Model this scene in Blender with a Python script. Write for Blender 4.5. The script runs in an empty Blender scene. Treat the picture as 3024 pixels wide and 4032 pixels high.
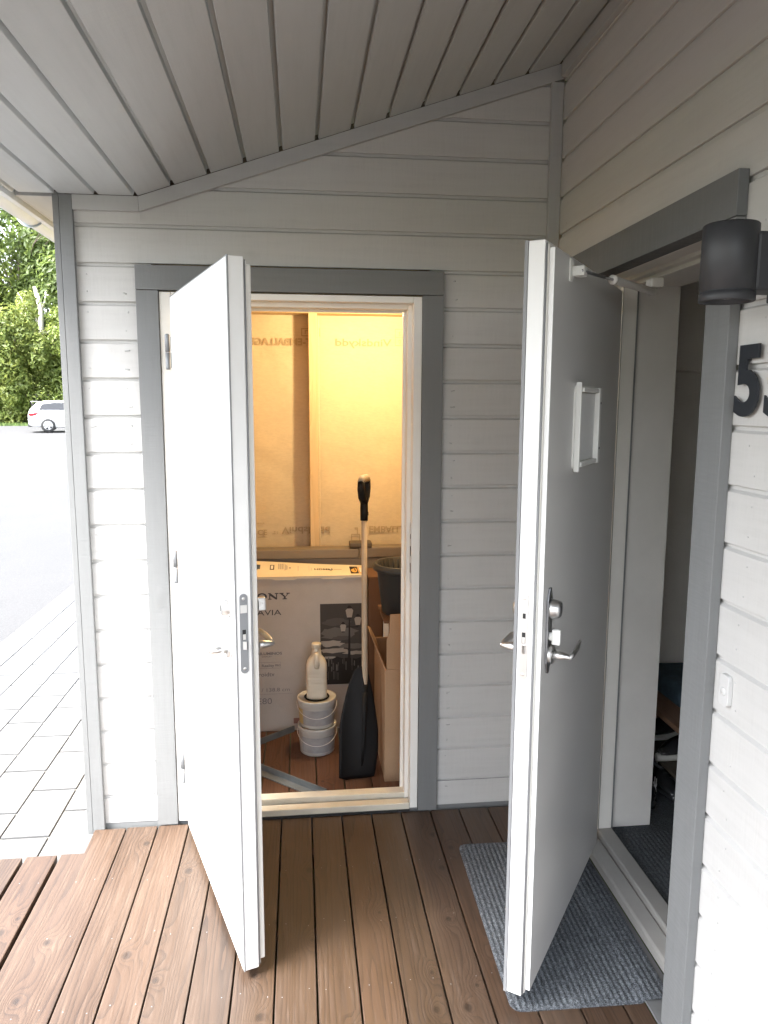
import bpy, bmesh, math, random
from mathutils import Matrix, Vector, noise
random.seed(7)
SC = bpy.context.scene
COL = SC.collection
PI = math.pi
def R(a): return math.radians(a)

# ------------------------------------------------------------------ materials
MATS = {}
def mat(name, col, rough=0.6, metal=0.0, spec=0.5, coat=0.0):
    m = bpy.data.materials.new(name); m.use_nodes = True
    b = m.node_tree.nodes['Principled BSDF']
    b.inputs['Base Color'].default_value = (*col, 1)
    b.inputs['Roughness'].default_value = rough
    b.inputs['Metallic'].default_value = metal
    b.inputs['Specular IOR Level'].default_value = spec
    b.inputs['Coat Weight'].default_value = coat
    MATS[name] = m
    return m
class NT:
    def __init__(s, m): s.m = m; s.t = m.node_tree; s.b = s.t.nodes['Principled BSDF']
    def n(s, t, **kw):
        x = s.t.nodes.new(t)
        for k, v in kw.items():
            if k in x.inputs: x.inputs[k].default_value = v
            else: setattr(x, k, v)
        return x
    def l(s, a, b): s.t.links.new(a, b)
    def coord(s, scale=(1,1,1), island=False, rot=(0,0,0)):
        tc = s.n('ShaderNodeTexCoord'); mp = s.n('ShaderNodeMapping')
        mp.inputs['Scale'].default_value = scale; mp.inputs['Rotation'].default_value = rot
        s.l(tc.outputs['Object'], mp.inputs['Vector'])
        if island:
            g = s.n('ShaderNodeNewGeometry'); mu = s.n('ShaderNodeMath', operation='MULTIPLY'); mu.inputs[1].default_value = 97.3
            s.l(g.outputs['Random Per Island'], mu.inputs[0])
            cb = s.n('ShaderNodeCombineXYZ')
            for i in range(3): s.l(mu.outputs[0], cb.inputs[i])
            ad = s.n('ShaderNodeVectorMath', operation='ADD')
            s.l(mp.outputs[0], ad.inputs[0]); s.l(cb.outputs[0], ad.inputs[1])
            return ad.outputs[0]
        return mp.outputs[0]
    def noise(s, vec, scale, detail=4, rough=.6, dist=0):
        x = s.n('ShaderNodeTexNoise'); x.inputs['Scale'].default_value = scale; x.inputs['Detail'].default_value = detail
        x.inputs['Roughness'].default_value = rough; x.inputs['Distortion'].default_value = dist
        s.l(vec, x.inputs['Vector']); return x.outputs['Fac']
    def ramp(s, f, stops):
        r = s.n('ShaderNodeValToRGB'); e = r.color_ramp.elements
        while len(e) < len(stops): e.new(.5)
        for i, (p, c) in enumerate(stops): e[i].position = p; e[i].color = (*c, 1) if len(c) == 3 else c
        s.l(f, r.inputs[0]); return r.outputs[0]
    def math(s, op, a, b=None, clamp=False):
        x = s.n('ShaderNodeMath', operation=op); x.use_clamp = clamp
        for i, v in enumerate((a, b)):
            if v is None: continue
            if isinstance(v, (int, float)): x.inputs[i].default_value = v
            else: s.l(v, x.inputs[i])
        return x.outputs[0]
    def mix(s, f, a, b, mode='MIX'):
        x = s.n('ShaderNodeMix', data_type='RGBA', blend_type=mode)
        for i, v in ((0, f), (6, a), (7, b)):
            if isinstance(v, (int, float)): x.inputs[i].default_value = v
            elif isinstance(v, tuple): x.inputs[i].default_value = (*v, 1)
            else: s.l(v, x.inputs[i])
        return x.outputs[2]
    def bump(s, h, strength=.3, dist=.01):
        x = s.n('ShaderNodeBump'); x.inputs['Strength'].default_value = strength; x.inputs['Distance'].default_value = dist
        s.l(h, x.inputs['Height']); s.l(x.outputs[0], s.b.inputs['Normal'])
    def color(s, c): s.l(c, s.b.inputs['Base Color'])
    def rough(s, c): s.l(c, s.b.inputs['Roughness'])
def mul(c, k): return tuple(min(1, x*k) for x in c)

def paint(name, col, along='X', rough=.55, bump=.35, wear=True):
    """rough sawn painted timber: fine saw marks across, grain along, small knots"""
    m = mat(name, col, rough); t = NT(m)
    sc = {'X': (1.2, 16, 16), 'Y': (16, 1.2, 16), 'Z': (16, 16, 1.2)}[along]
    sx = {'X': (60, 5, 5), 'Y': (5, 60, 5), 'Z': (5, 5, 60)}[along]
    v = t.coord(sc, island=True); v2 = t.coord(sx, island=True)
    n1 = t.noise(v, 3, 6, .65); n2 = t.noise(v2, 2.2, 4, .6); n3 = t.noise(t.coord((1,1,1), island=True), 2.5, 3)
    k = t.n('ShaderNodeTexVoronoi'); k.inputs['Scale'].default_value = 3.4
    kv = {'X': (.55, 1, 1), 'Y': (1, .55, 1), 'Z': (1, 1, .55)}[along]
    t.l(t.coord(kv, island=True), k.inputs['Vector'])
    kn = t.ramp(k.outputs['Distance'], [(0.0, (1,1,1)), (.035, (.6,.6,.6)), (.075, (0,0,0))])
    g = t.math('ADD', t.math('MULTIPLY', n1, .6), t.math('MULTIPLY', n2, .4))
    c = t.ramp(g, [(.28, mul(col, .90)), (.5, col), (.75, mul(col, 1.05))])
    c = t.mix(t.ramp(n3, [(.3, (0,0,0)), (.75, (.22,.22,.22))]), c, mul(col, .80))
    c = t.mix(t.math('MULTIPLY', kn, .26), c, mul(col, .6))
    t.color(c)
    h = t.math('ADD', g, t.math('MULTIPLY', kn, .5))
    t.bump(h, bump, .004)
    t.rough(t.ramp(n2, [(.3, (rough-.08,)*3), (.7, (rough+.12,)*3)]))
    return m
LIGHT = (.50, .495, .48); GREY = (.165, .17, .17)
paint('board_paint_x', LIGHT, 'X'); paint('board_paint_y', LIGHT, 'Y')
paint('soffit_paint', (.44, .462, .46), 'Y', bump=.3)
paint('trim_light_x', (.41, .41, .405), 'X'); paint('trim_light_z', (.41, .41, .405), 'Z'); paint('trim_light_y', (.40, .40, .39), 'Y')
paint('trim_grey_z', GREY, 'Z', bump=.5); paint('trim_grey_x', GREY, 'X', bump=.4); paint('trim_grey_y', mul(GREY, .8), 'Y', bump=.3)
def gloss(name, col, rough=.35, var=.04, scale=6, bump=.03, **kw):
    m = mat(name, col, rough, **kw); t = NT(m)
    n = t.noise(t.coord((1,1,1)), scale, 5); f = t.noise(t.coord((1,1,1)), 160, 3)
    t.color(t.ramp(n, [(.3, mul(col, 1-var)), (.7, mul(col, 1+var))]))
    t.rough(t.ramp(n, [(.3, (max(.05, rough-.06),)*3), (.7, (rough+.08,)*3)]))
    t.bump(f, bump, .002)
    return m
gloss('door_white', (.76, .765, .755), .36, var=.06, scale=3); gloss('door_white_shaded', (.57, .565, .55), .36, bump=.01, var=.05, scale=2.5)  # front door's inner side: same white, its shade mixed into the colour
gloss('frame_white', (.79, .775, .73), .42); gloss('frame_edge', (.62, .61, .57), .45)
gloss('gasket', (.22, .225, .23), .6); gloss('sill_paint', (.62, .58, .48), .5, var=.12); gloss('sill_alu', (.33, .325, .31), .42, var=.08)
gloss('lining_paint', (.80, .785, .75), .5); gloss('plastic_white', (.78, .78, .75), .4); gloss('dark_gap', (.02, .02, .02), .8)
gloss('bell_plastic', (.52, .52, .51), .4); gloss('lamp_black', (.020, .021, .024), .5, bump=.1); gloss('number_black', (.012, .015, .02), .4)
gloss('steel', (.62, .62, .61), .32, metal=1.0, var=.06); gloss('zinc', (.24, .25, .26), .5, metal=.4, var=.1); gloss('dark_steel', (.34, .35, .37), .28, metal=1.0)
gloss('gutter_white', (.60, .66, .71), .4, var=.05)
gloss('wall_dark', (.78, .76, .72), .8); gloss('black_plastic', (.005, .005, .0055), .62, bump=.08, var=.2, spec=.25); gloss('bin_plastic', (.022, .025, .028), .5, bump=.1)
gloss('shoe_black', (.035, .037, .04), .25, var=.2); gloss('shoe_sole', (.62, .62, .58), .5, var=.1); gloss('shoe_white', (.75, .75, .75), .5)
gloss('insole_grey', (.12, .12, .13), .8); gloss('blue_fabric', (.05, .085, .115), .95, var=.3, scale=20, bump=.5)
gloss('chest_taupe', (.17, .145, .115), .55, var=.06); gloss('chest_dark', (.085, .07, .052), .6)
gloss('rail_grey', (.13, .15, .16), .5, var=.25, scale=14); gloss('handle_grey', (.33, .30, .24), .55)
gloss('pail_plastic', (.60, .60, .57), .4, var=.05); gloss('jug_plastic', (.66, .62, .52), .38, var=.04); gloss('label_grey', (.34, .345, .355), .45, var=.15, scale=25); gloss('label_yellow', (.50, .40, .17), .5)
gloss('ink_dark', (.055, .055, .065), .7); gloss('ink_grey', (.20, .20, .22), .7); gloss('ink_paper', (.42, .335, .21), .9); gloss('ink_black', (.015, .014, .014), .6)
gloss('label_white', (.75, .74, .70), .5); gloss('label_blue', (.05, .08, .13), .5); gloss('label_amber', (.70, .42, .10), .5); gloss('label_red', (.25, .14, .13), .6)
gloss('car_paint', (.80, .80, .80), .22, coat=.6); gloss('car_glass', (.02, .022, .025), .08); gloss('tyre', (.03, .03, .03), .8); gloss('rim', (.6, .6, .6), .35, metal=.8)
gloss('tail_light', (.55, .02, .03), .2); gloss('car_plastic', (.03, .03, .035), .6)

def cardboard(name, col):
    m = mat(name, col, .85); t = NT(m)
    n = t.noise(t.coord((1,1,1)), 5, 5); f = t.noise(t.coord((1,1,1)), 220, 2)
    st = t.noise(t.coord((90, 90, 3)), 1.0, 2)
    c = t.ramp(n, [(.3, mul(col, .9)), (.7, mul(col, 1.06))]); c = t.mix(.12, c, t.ramp(f, [(.3, mul(col, .6)), (.7, mul(col, 1.2))]))
    t.color(c); t.bump(t.math('ADD', f, st), .12, .002); return m
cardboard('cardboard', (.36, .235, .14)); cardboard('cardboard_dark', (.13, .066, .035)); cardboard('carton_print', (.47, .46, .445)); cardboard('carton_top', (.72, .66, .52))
cardboard('carton_photo_dark', (.055, .052, .052)); cardboard('carton_photo_cloud', (.13, .125, .12)); cardboard('carton_photo_pale', (.34, .32, .29)); cardboard('carton_photo_black', (.018, .017, .018)); cardboard('carton_photo_mid', (.085, .08, .078))

def wood(name, dark, mid, pale, along='Y', ring=46., knots=True, rough=.55, spec=.5):
    m = mat(name, mid, rough); t = NT(m)
    ax = {'X': 0, 'Y': 1, 'Z': 2}[along]
    def sc(a, l):
        v = [a, a, a]; v[ax] = l; return tuple(v)
    base = t.coord((1,1,1), island=True)
    warp = t.noise(t.coord(sc(8.5, .42), island=True), 1.0, 2, .45)
    warp2 = t.noise(t.coord(sc(24, 1.6), island=True), 1.0, 3, .55)
    kv = t.n('ShaderNodeTexVoronoi'); kv.inputs['Scale'].default_value = 1.0; kv.inputs['Randomness'].default_value = .95
    if along == 'Y': kv.voronoi_dimensions = '2D'
    t.l(t.coord(sc(6.2, 4.6), island=True), kv.inputs['Vector'])
    kd = kv.outputs['Distance']
    kfall = t.math('POWER', t.math('SUBTRACT', 1.0, kd, clamp=True), 7)
    pick = t.n('ShaderNodeSeparateColor'); t.l(kv.outputs['Color'], pick.inputs[0])
    on = t.math('GREATER_THAN', pick.outputs[0], .58)
    ph = t.math('ADD', t.math('MULTIPLY', warp, 13.), t.math('MULTIPLY', warp2, 1.3))
    if knots: ph = t.math('ADD', ph, t.math('MULTIPLY', t.math('MULTIPLY', kfall, on), 5.0))
    sep = t.n('ShaderNodeSeparateXYZ'); t.l(base, sep.inputs[0])
    ph = t.math('ADD', ph, t.math('MULTIPLY', sep.outputs[(0 if ax else 1)], ring))
    saw = t.math('FRACT', t.math('MULTIPLY', ph, 1.0))
    line = t.math('POWER', saw, 3.2)
    fib = t.noise(t.coord(sc(160, 6), island=True), 1.0, 3, .6)
    big = t.noise(t.coord(sc(4, 1.2), island=True), 1.0, 3)
    c = t.ramp(fib, [(.3, mul(mid, .86)), (.55, mid), (.8, mul(pale, .95))])
    c = t.mix(t.math('MULTIPLY', line, .85), c, dark)
    c = t.mix(t.ramp(big, [(.35, (0,0,0)), (.72, (.5,.5,.5))]), c, pale)
    g = t.n('ShaderNodeNewGeometry')
    tint = t.ramp(g.outputs['Random Per Island'], [(0, (.80,.78,.76)), (.5, (1,1,1)), (1, (1.0,.90,.82))])
    c = t.mix(1.0, c, tint, 'MULTIPLY')
    if knots:
        kr = t.n('ShaderNodeTexNoise')
        ks = t.math('DIVIDE', kd, t.math('ADD', .45, t.math('MULTIPLY', pick.outputs[1], .9)))
        kk = t.ramp(ks, [(0, (1,1,1)), (.045, (.8,.8,.8)), (.085, (0,0,0))])
        c = t.mix(t.math('MULTIPLY', t.math('MULTIPLY', kk, on), .75), c, mul(dark, .6))
    t.color(c)
    t.b.inputs['Specular IOR Level'].default_value = spec
    t.rough(t.ramp(fib, [(.3, (rough-.08,)*3), (.7, (rough+.15,)*3)]))
    t.bump(t.math('ADD', t.math('MULTIPLY', fib, .6), t.math('MULTIPLY', line, -.5)), .25, .003)
    return m
wood('deck_wood', (.017, .0095, .0055), (.053, .0305, .0175), (.098, .067, .047), 'Y', ring=54, rough=.46, spec=.55)
wood('shed_floor_wood', (.035, .014, .008), (.10, .045, .024), (.13, .068, .040), 'Y', rough=.55)
wood('stud_wood', (.46, .33, .17), (.60, .46, .27), (.67, .54, .34), 'Z', rough=.7)
wood('shaft_wood', (.34, .28, .20), (.43, .36, .27), (.50, .43, .33), 'Z', knots=False, rough=.5)
wood('bench_wood', (.13, .07, .045), (.25, .15, .10), (.30, .19, .13), 'Y', rough=.55)

def paper_mat():
    col = (.60, .51, .35)
    m = mat('wind_paper', col, .8); t = NT(m)
    v = t.coord((1,1,1)); n = t.noise(v, 7, 5, .6); f = t.noise(t.coord((40, 40, 110)), 1.0, 3); w = t.noise(v, 2.2, 3, .5, .8)
    c = t.ramp(n, [(.3, mul(col, .93)), (.7, mul(col, 1.05))])
    c = t.mix(.22, c, t.ramp(f, [(.35, mul(col, .8)), (.65, mul(col, 1.15))]))
    t.color(c); t.bump(t.math('ADD', t.math('MULTIPLY', w, 1.0), t.math('MULTIPLY', f, .06)), .6, .02)
    t.b.inputs['Sheen Weight'].default_value = .1
    return m
paper_mat()
def mat_carpet(name, c1, c2):
    m = mat(name, c1, .95); t = NT(m)
    v = t.coord((1,1,1)); n = t.noise(v, 330, 3, .7); n2 = t.noise(v, 95, 3, .7); b = t.noise(v, 4, 3)
    c = t.ramp(n, [(.36, mul(c1, .45)), (.5, c1), (.66, c2)]); c = t.mix(t.ramp(n2, [(.5, (0,0,0)), (.72, (.55,.55,.55))]), c, mul(c2, 1.25))
    c = t.mix(t.ramp(b, [(.4, (0,0,0)), (.7, (.25,.25,.25))]), c, mul(c1, .6))
    t.color(c); t.bump(t.math('ADD', n, n2), .8, .006); return m
mat_carpet('door_mat_fibre', (.060, .069, .080), (.26, .285, .315)); mat_carpet('rug_fibre', (.07, .08, .09), (.18, .20, .22))
def asphalt():
    c1 = (.046, .046, .0465); m = mat('asphalt', c1, .85); t = NT(m); v = t.coord((1,1,1))
    n = t.noise(v, 130, 3, .7); b = t.noise(v, .7, 4)
    c = t.ramp(n, [(.35, mul(c1, .6)), (.52, c1), (.68, mul(c1, 1.7))]); c = t.mix(t.ramp(b, [(.35, (0,0,0)), (.7, (.4,.4,.4))]), c, mul(c1, 1.25))
    t.color(c); t.bump(n, .5, .01)
asphalt()
def paver_mat():
    c1 = (.10, .102, .104); m = mat('paver', c1, .85); t = NT(m); v = t.coord((1,1,1), island=True)
    n = t.noise(v, 9, 6, .7); f = t.noise(v, 140, 3, .7); g = t.n('ShaderNodeNewGeometry')
    c = t.ramp(n, [(.3, mul(c1, .85)), (.7, mul(c1, 1.1))]); c = t.mix(.2, c, t.ramp(f, [(.35, mul(c1, .6)), (.65, mul(c1, 1.3))]))
    c = t.mix(1.0, c, t.ramp(g.outputs['Random Per Island'], [(0, (.86,.87,.88)), (1, (1,1,1))]), 'MULTIPLY')
    t.color(c); t.bump(t.math('ADD', n, f), .3, .004)
paver_mat()
def soil(name, c1, c2, s):
    m = mat(name, c1, .95); t = NT(m); v = t.coord((1,1,1)); n = t.noise(v, s, 5, .7); t.color(t.ramp(n, [(.35, c1), (.65, c2)])); t.bump(n, .5, .02)
soil('joint_sand', (.07, .068, .06), (.14, .135, .12), 60); soil('lawn', (.05, .075, .02), (.11, .15, .035), 3.0)
def leaf(name, cols):
    m = mat(name, cols[1], .55); t = NT(m); g = t.n('ShaderNodeNewGeometry')
    t.color(t.ramp(g.outputs['Random Per Island'], [(0, cols[0]), (.5, cols[1]), (1, cols[2])]))
    t.b.inputs['Transmission Weight'].default_value = 0
    tr = t.n('ShaderNodeBsdfTranslucent'); mx = t.n('ShaderNodeMixShader'); mx.inputs[0].default_value = .45
    tr.inputs['Color'].default_value = (*mul(cols[2], 1.3), 1)
    out = t.t.nodes['Material Output']; t.l(t.b.outputs[0], mx.inputs[1]); t.l(tr.outputs[0], mx.inputs[2]); t.l(mx.outputs[0], out.inputs[0])
leaf('leaf_dark', [(.055, .085, .022), (.095, .14, .036), (.15, .20, .055)])
leaf('leaf_mid', [(.085, .12, .025), (.15, .20, .045), (.23, .28, .07)])
leaf('leaf_gold', [(.09, .125, .028), (.155, .21, .048), (.24, .27, .075)])
soil('bark', (.06, .045, .033), (.14, .115, .09), 12); soil('bare_wood', (.42, .39, .35), (.6, .57, .52), 9)
gloss('grass_blade', (.09, .14, .03), .7)

# ------------------------------------------------------------------ mesh builder
class MB:
    def __init__(s): s.bm = bmesh.new()
    def merge(s, t, M=None, mi=0, smooth=False):
        vm = {}
        for v in t.verts: vm[v] = s.bm.verts.new(M @ v.co if M else v.co)
        for f in t.faces:
            try: nf = s.bm.faces.new([vm[v] for v in f.verts])
            except ValueError: continue
            nf.material_index = mi; nf.smooth = smooth
        t.free(); return s
    def box(s, x0, x1, y0, y1, z0, z1, bev=0., M=None, mi=0, seg=2):
        t = bmesh.new(); bmesh.ops.create_cube(t, size=1)
        for v in t.verts:
            v.co = Vector(((x0+x1)/2+v.co.x*(x1-x0), (y0+y1)/2+v.co.y*(y1-y0), (z0+z1)/2+v.co.z*(z1-z0)))
        if bev: bmesh.ops.bevel(t, geom=t.edges[:], offset=bev, segments=seg, affect='EDGES', profile=.6, clamp_overlap=True)
        return s.merge(t, M, mi)
    def prism(s, pts, axis, a, b, M=None, mi=0, bev=0., smooth=False):
        """2-D outline pts extruded along axis from a to b. X: pts=(y,z)  Y: pts=(x,z)  Z: pts=(x,y)"""
        t = bmesh.new()
        def P(p, w): return {'X': (w, p[0], p[1]), 'Y': (p[0], w, p[1]), 'Z': (p[0], p[1], w)}[axis]
        A = [t.verts.new(P(p, a)) for p in pts]; B = [t.verts.new(P(p, b)) for p in pts]
        t.faces.new(A); t.faces.new(B[::-1]); n = len(pts)
        for i in range(n): t.faces.new((A[i], B[i], B[(i+1) % n], A[(i+1) % n]))
        bmesh.ops.recalc_face_normals(t, faces=t.faces)
        if bev:
            es = [e for e in t.edges if len(e.link_faces) == 2]
            bmesh.ops.bevel(t, geom=es, offset=bev, segments=2, affect='EDGES', profile=.6, clamp_overlap=True)
        return s.merge(t, M, mi, smooth)
    def tube(s, path, rad, seg=14, M=None, mi=0, cap=True, squash=None):
        t = bmesh.new(); path = [Vector(p) for p in path]; n = len(path)
        rad = rad if isinstance(rad, (list, tuple)) else [rad]*n
        rings = []; prev = None
        for i, p in enumerate(path):
            d = (path[min(i+1, n-1)]-path[max(i-1, 0)]).normalized()
            if prev is None:
                u = d.orthogonal().normalized() if abs(d.z) > .9 else d.cross(Vector((0,0,1))).normalized()
            else:
                u = (prev - d*prev.dot(d)).normalized()
            prev = u; w = d.cross(u)
            sq = squash or (1, 1)
            rings.append([t.verts.new(p + (u*math.cos(2*PI*k/seg)*sq[0] + w*math.sin(2*PI*k/seg)*sq[1])*rad[i]) for k in range(seg)])
        for i in range(n-1):
            for k in range(seg): t.faces.new((rings[i][k], rings[i][(k+1) % seg], rings[i+1][(k+1) % seg], rings[i+1][k]))
        if cap: t.faces.new(rings[0][::-1]); t.faces.new(rings[-1])
        for f in t.faces: f.smooth = True
        bmesh.ops.recalc_face_normals(t, faces=t.faces)
        return s.merge(t, M, mi, True)
    def lathe(s, prof, c=(0,0,0), seg=40, M=None, mi=0, close=False, smooth=True, sx=1, sy=1):
        t = bmesh.new(); rings = []
        for r, z in prof:
            if r < 1e-6: rings.append([t.verts.new((c[0], c[1], c[2]+z))])
            else: rings.append([t.verts.new((c[0]+sx*r*math.cos(2*PI*k/seg), c[1]+sy*r*math.sin(2*PI*k/seg), c[2]+z)) for k in range(seg)])
        for a, b in zip(rings, rings[1:]):
            for k in range(seg):
                q = [a[k % len(a)], a[(k+1) % len(a)], b[(k+1) % len(b)], b[k % len(b)]]
                q = list(dict.fromkeys(q))
                if len(q) > 2: t.faces.new(q)
        bmesh.ops.recalc_face_normals(t, faces=t.faces)
        return s.merge(t, M, mi, smooth)
    def grid(s, f, nu, nv, M=None, mi=0, smooth=True):
        t = bmesh.new(); V = [[t.verts.new(f(i/nu, j/nv)) for j in range(nv+1)] for i in range(nu+1)]
        for i in range(nu):
            for j in range(nv): t.faces.new((V[i][j], V[i+1][j], V[i+1][j+1], V[i][j+1]))
        return s.merge(t, M, mi, smooth)
    def loft(s, rings, M=None, mi=0, smooth=True, cap=True):
        t = bmesh.new(); V = [[t.verts.new(p) for p in r] for r in rings]; n = len(V[0])
        for a, b in zip(V, V[1:]):
            for k in range(n): t.faces.new((a[k], a[(k+1) % n], b[(k+1) % n], b[k]))
        if cap: t.faces.new(V[0][::-1]); t.faces.new(V[-1])
        bmesh.ops.recalc_face_normals(t, faces=t.faces)
        return s.merge(t, M, mi, smooth)
    def cut(s, co, no):
        """keep the side opposite to no"""
        bmesh.ops.bisect_plane(s.bm, geom=s.bm.verts[:]+s.bm.edges[:]+s.bm.faces[:], plane_co=co, plane_no=no, clear_outer=True)
        return s
    def build(s, name, mats, parent=None, base=None):
        me = bpy.data.meshes.new(name)
        off = Vector((0,0,0))
        if parent is not None:
            p = parent
            while p is not None: off += p.location; p = p.parent
        elif base is not None: off = Vector(base)
        for v in s.bm.verts: v.co -= off
        s.bm.to_mesh(me); s.bm.free()
        for m in (mats if isinstance(mats, (list, tuple)) else [mats]): me.materials.append(MATS[m])
        o = bpy.data.objects.new(name, me); COL.objects.link(o)
        if parent is not None: o.parent = parent
        elif base is not None: o.location = base
        return o
def thing(name, label, cat, loc=(0,0,0), group=None):
    o = bpy.data.objects.new(name, None); o.empty_display_size = .1; COL.objects.link(o); o.location = loc
    o['label'] = label; o['category'] = cat
    if group: o['group'] = group
    return o
def tag(o, label, cat, group=None):
    o['label'] = label; o['category'] = cat
    if group: o['group'] = group
    return o
def structure(o): o['kind'] = 'structure'; return o
def text_bm(body, height, M, extrude=.0006, bold=0., sx=1., align='LEFT'):
    """flat lettering as mesh, cap height = height, local x right / y up, placed by M"""
    c = bpy.data.curves.new('t', 'FONT'); c.body = body; c.size = height/.729; c.extrude = extrude/2; c.offset = bold; c.resolution_u = 5
    c.align_x = align
    o = bpy.data.objects.new('t', c); COL.objects.link(o)
    bpy.context.view_layer.update()
    dg = bpy.context.evaluated_depsgraph_get(); me = bpy.data.meshes.new_from_object(o.evaluated_get(dg))
    b = bmesh.new(); b.from_mesh(me)
    for v in b.verts: v.co.x *= sx
    bpy.data.objects.remove(o); bpy.data.curves.remove(c); bpy.data.meshes.remove(me)
    b.transform(M); return b
def face_S(x, y, z):   # plane facing -Y (towards the porch)
    return Matrix(((1,0,0,x),(0,0,-1,y),(0,1,0,z),(0,0,0,1)))
def face_W(x, y, z):   # plane facing -X
    return Matrix(((0,0,-1,x),(-1,0,0,y),(0,1,0,z),(0,0,0,1)))
def face_U(x, y, z):   # plane facing up, text read from -Y
    return Matrix(((1,0,0,x),(0,1,0,y),(0,0,1,z),(0,0,0,1)))
def rounded(x0, x1, y0, y1, r, n=6):
    out = []
    for cx_, cy_, a0 in ((x1-r, y1-r, 0), (x0+r, y1-r, 90), (x0+r, y0+r, 180), (x1-r, y0+r, 270)):
        for k in range(n+1):
            a = R(a0+90*k/n); out.append((cx_+r*math.cos(a), cy_+r*math.sin(a)))
    return out

# ------------------------------------------------------------------ key dimensions
XR = 1.2            # face of the house wall
ZS = .13937         # board course
ZK = 2.0855         # a seam height
XK, ZF, SL = -.384, 2.457, .3345     # soffit knee, flat height, slope
def ceil_z(x): return ZF if x < XK else ZF+(x-XK)*SL
def course(d, z0, z1, deep=.0105, th=.022):
    """board section as (depth, z): lip below, bevelled recess above"""
    return [(0, z0+.0015), (.0015, z0), (.0095, z0), (.0095, z0+.007), (th, z0+.007), (th, z1+.0055), (deep, z1+.0055), (deep-.0005, z1-.0105), (.0020, z1-.0155), (0, z1-.0170)]

# ------------------------------------------------------------------ storage shed (wall with the left door)
shed = thing('storage_shed', 'pale grey clapboard storage room behind the left door with warm light inside', 'shed', (0, .02, 0))
w = MB()
for k in range(-7, 16):
    z0 = ZK-ZS*k; z1 = z0+ZS
    if k == 15: z0 += .016
    pr = course(0, z0, z1)
    def run(xa, xb): w.prism([(.022+d, z) for d, z in pr], 'X', xa, xb)
    if z0 > 2.15: run(-.628, 1.175)
    else: run(-.628, -.352); run(.700, 1.1985)
t1 = w
t1.cut((XK, 0, ZF-.012), (-SL, 0, 1)).cut((0, 0, ZF-.012), (0, 0, 1)) if False else None
# clip under the soffit: slope on the right of the knee, flat on its left
wl = MB(); wl.bm = w.bm.copy(); wl.cut((XK, 0, 0), (1, 0, 0)).cut((0, 0, ZF-.004), (0, 0, 1))
w.cut((XK, 0, 0), (-1, 0, 0)).cut((XK, 0, ZF-.004), (-SL, 0, 1))
w.merge(wl.bm)
rn = random.Random(11)
for k in range(0, 16):
    for xx in (-.585, -.45, .795, 1.115):
        for dz2 in (.032, .098):
            zz = ZK-ZS*k+dz2
            if zz < .05 or rn.random() < .25: continue
            w.tube([(xx+rn.uniform(-.012, .012), .0226, zz+rn.uniform(-.006, .006)), (xx+rn.uniform(-.012, .012), .0212, zz)], [.0026, .0022], 8, mi=1)
w.build('wall_cladding', ['board_paint_x', 'trim_light_x'], shed)
c = MB(); c.box(-.6622, -.617, 0, .0215, -.02, ZF-.001, .002); c.box(-.685, -.6632, .001, .05, -.02, ZF-.001, .002); c.build('corner_board', 'trim_grey_z', shed)
c = MB(); dz = .056
c.prism([(-.616, ZF-.001), (-.616, ZF-.053), (XK, ZF-.053), (XK, ZF-.001)], 'Y', -.0005, .0212, bev=.0012)
c.prism([(XK+.0008, ZF-.001), (XK+.0008, ZF-.053), (XR-.0012, ceil_z(XR)-.057), (XR-.0012, ceil_z(XR)-.001)], 'Y', -.0008, .0212, bev=.0012)
c.build('gable_trim', 'trim_light_x', shed)
c = MB(); c.box(1.153, 1.1985, 0, .0213, 0.005, ceil_z(1.175)-.062, .0015); c.build('corner_trim', 'trim_light_z', shed)
cas = MB(); cas.box(-.407, -.326, 0, .0213, .002, 2.1265, .002); cas.build('door_casing', 'trim_grey_z', shed)
cas = MB(); cas.box(.668, .7495, 0, .0213, .002, 2.1265, .002); cas.build('door_casing', 'trim_grey_z', shed)
cas = MB(); cas.box(-.407, .7495, -.0015, .0213, 2.128, 2.2165, .002); cas.build('door_casing', 'trim_grey_x', shed)
# reveal behind casings
bk = MB(); bk.box(-.626, -.326, .0236, .0443, -.12, .12); bk.box(.668, 1.1995, .0236, .0443, -.12, .12); bk.box(-.3255, .6675, .0236, .112, -.12, .0095); bk.build('wall_base', 'trim_grey_x', shed)
# frame: stepped jambs and head
fr = MB()
yf = .008
fr.box(.634, .6665, yf, .060, .012, 2.122, .002)          # right jamb front
fr.box(.618, .6665, .0605, .112, .012, 2.107, .003)          # stop
fr.box(.606, .6665, .1125, .125, .012, 2.092, .003)
fr.box(-.3245, -.282, yf, .060, .012, 2.122, .002); fr.box(-.3245, -.268, .0605, .112, .012, 2.107, .003); fr.box(-.3245, -.258, .1125, .125, .012, 2.092, .003)
fr.box(-.2815, .6335, yf, .060, 2.098, 2.1222, .002); fr.box(-.2675, .6175, .0605, .112, 2.080, 2.1065, .003); fr.box(-.2575, .6055, .1125, .125, 2.070, 2.0915, .003)
frame1 = fr.build('door_frame', 'frame_white', shed)
s = MB(); s.box(.6315, .6342, .012, .05, .99, 1.235, .0008); s.box(.6312, .6318, .02, .04, 1.03, 1.07, 0, mi=1); s.box(.6312, .6318, .02, .04, 1.10, 1.14, 0, mi=1); s.box(.6312, .6318, .024, .036, 1.17, 1.19, 0, mi=1)
s.build('strike_plate', ['steel', 'dark_gap'], frame1)
sl = MB(); sl.box(-.281, .633, .002, .046, .010, .038, .004); sl.box(-.281, .633, .062, .112, .010, .056, .004)
sl.build('door_sill', 'sill_paint', shed)
sl = MB(); sl.box(-.281, .633, .0465, .0615, .010, .026); sl.box(-.281, .633, -.002, .0015, .004, .010); sl.build('sill_gasket', 'dark_gap', shed)
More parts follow.
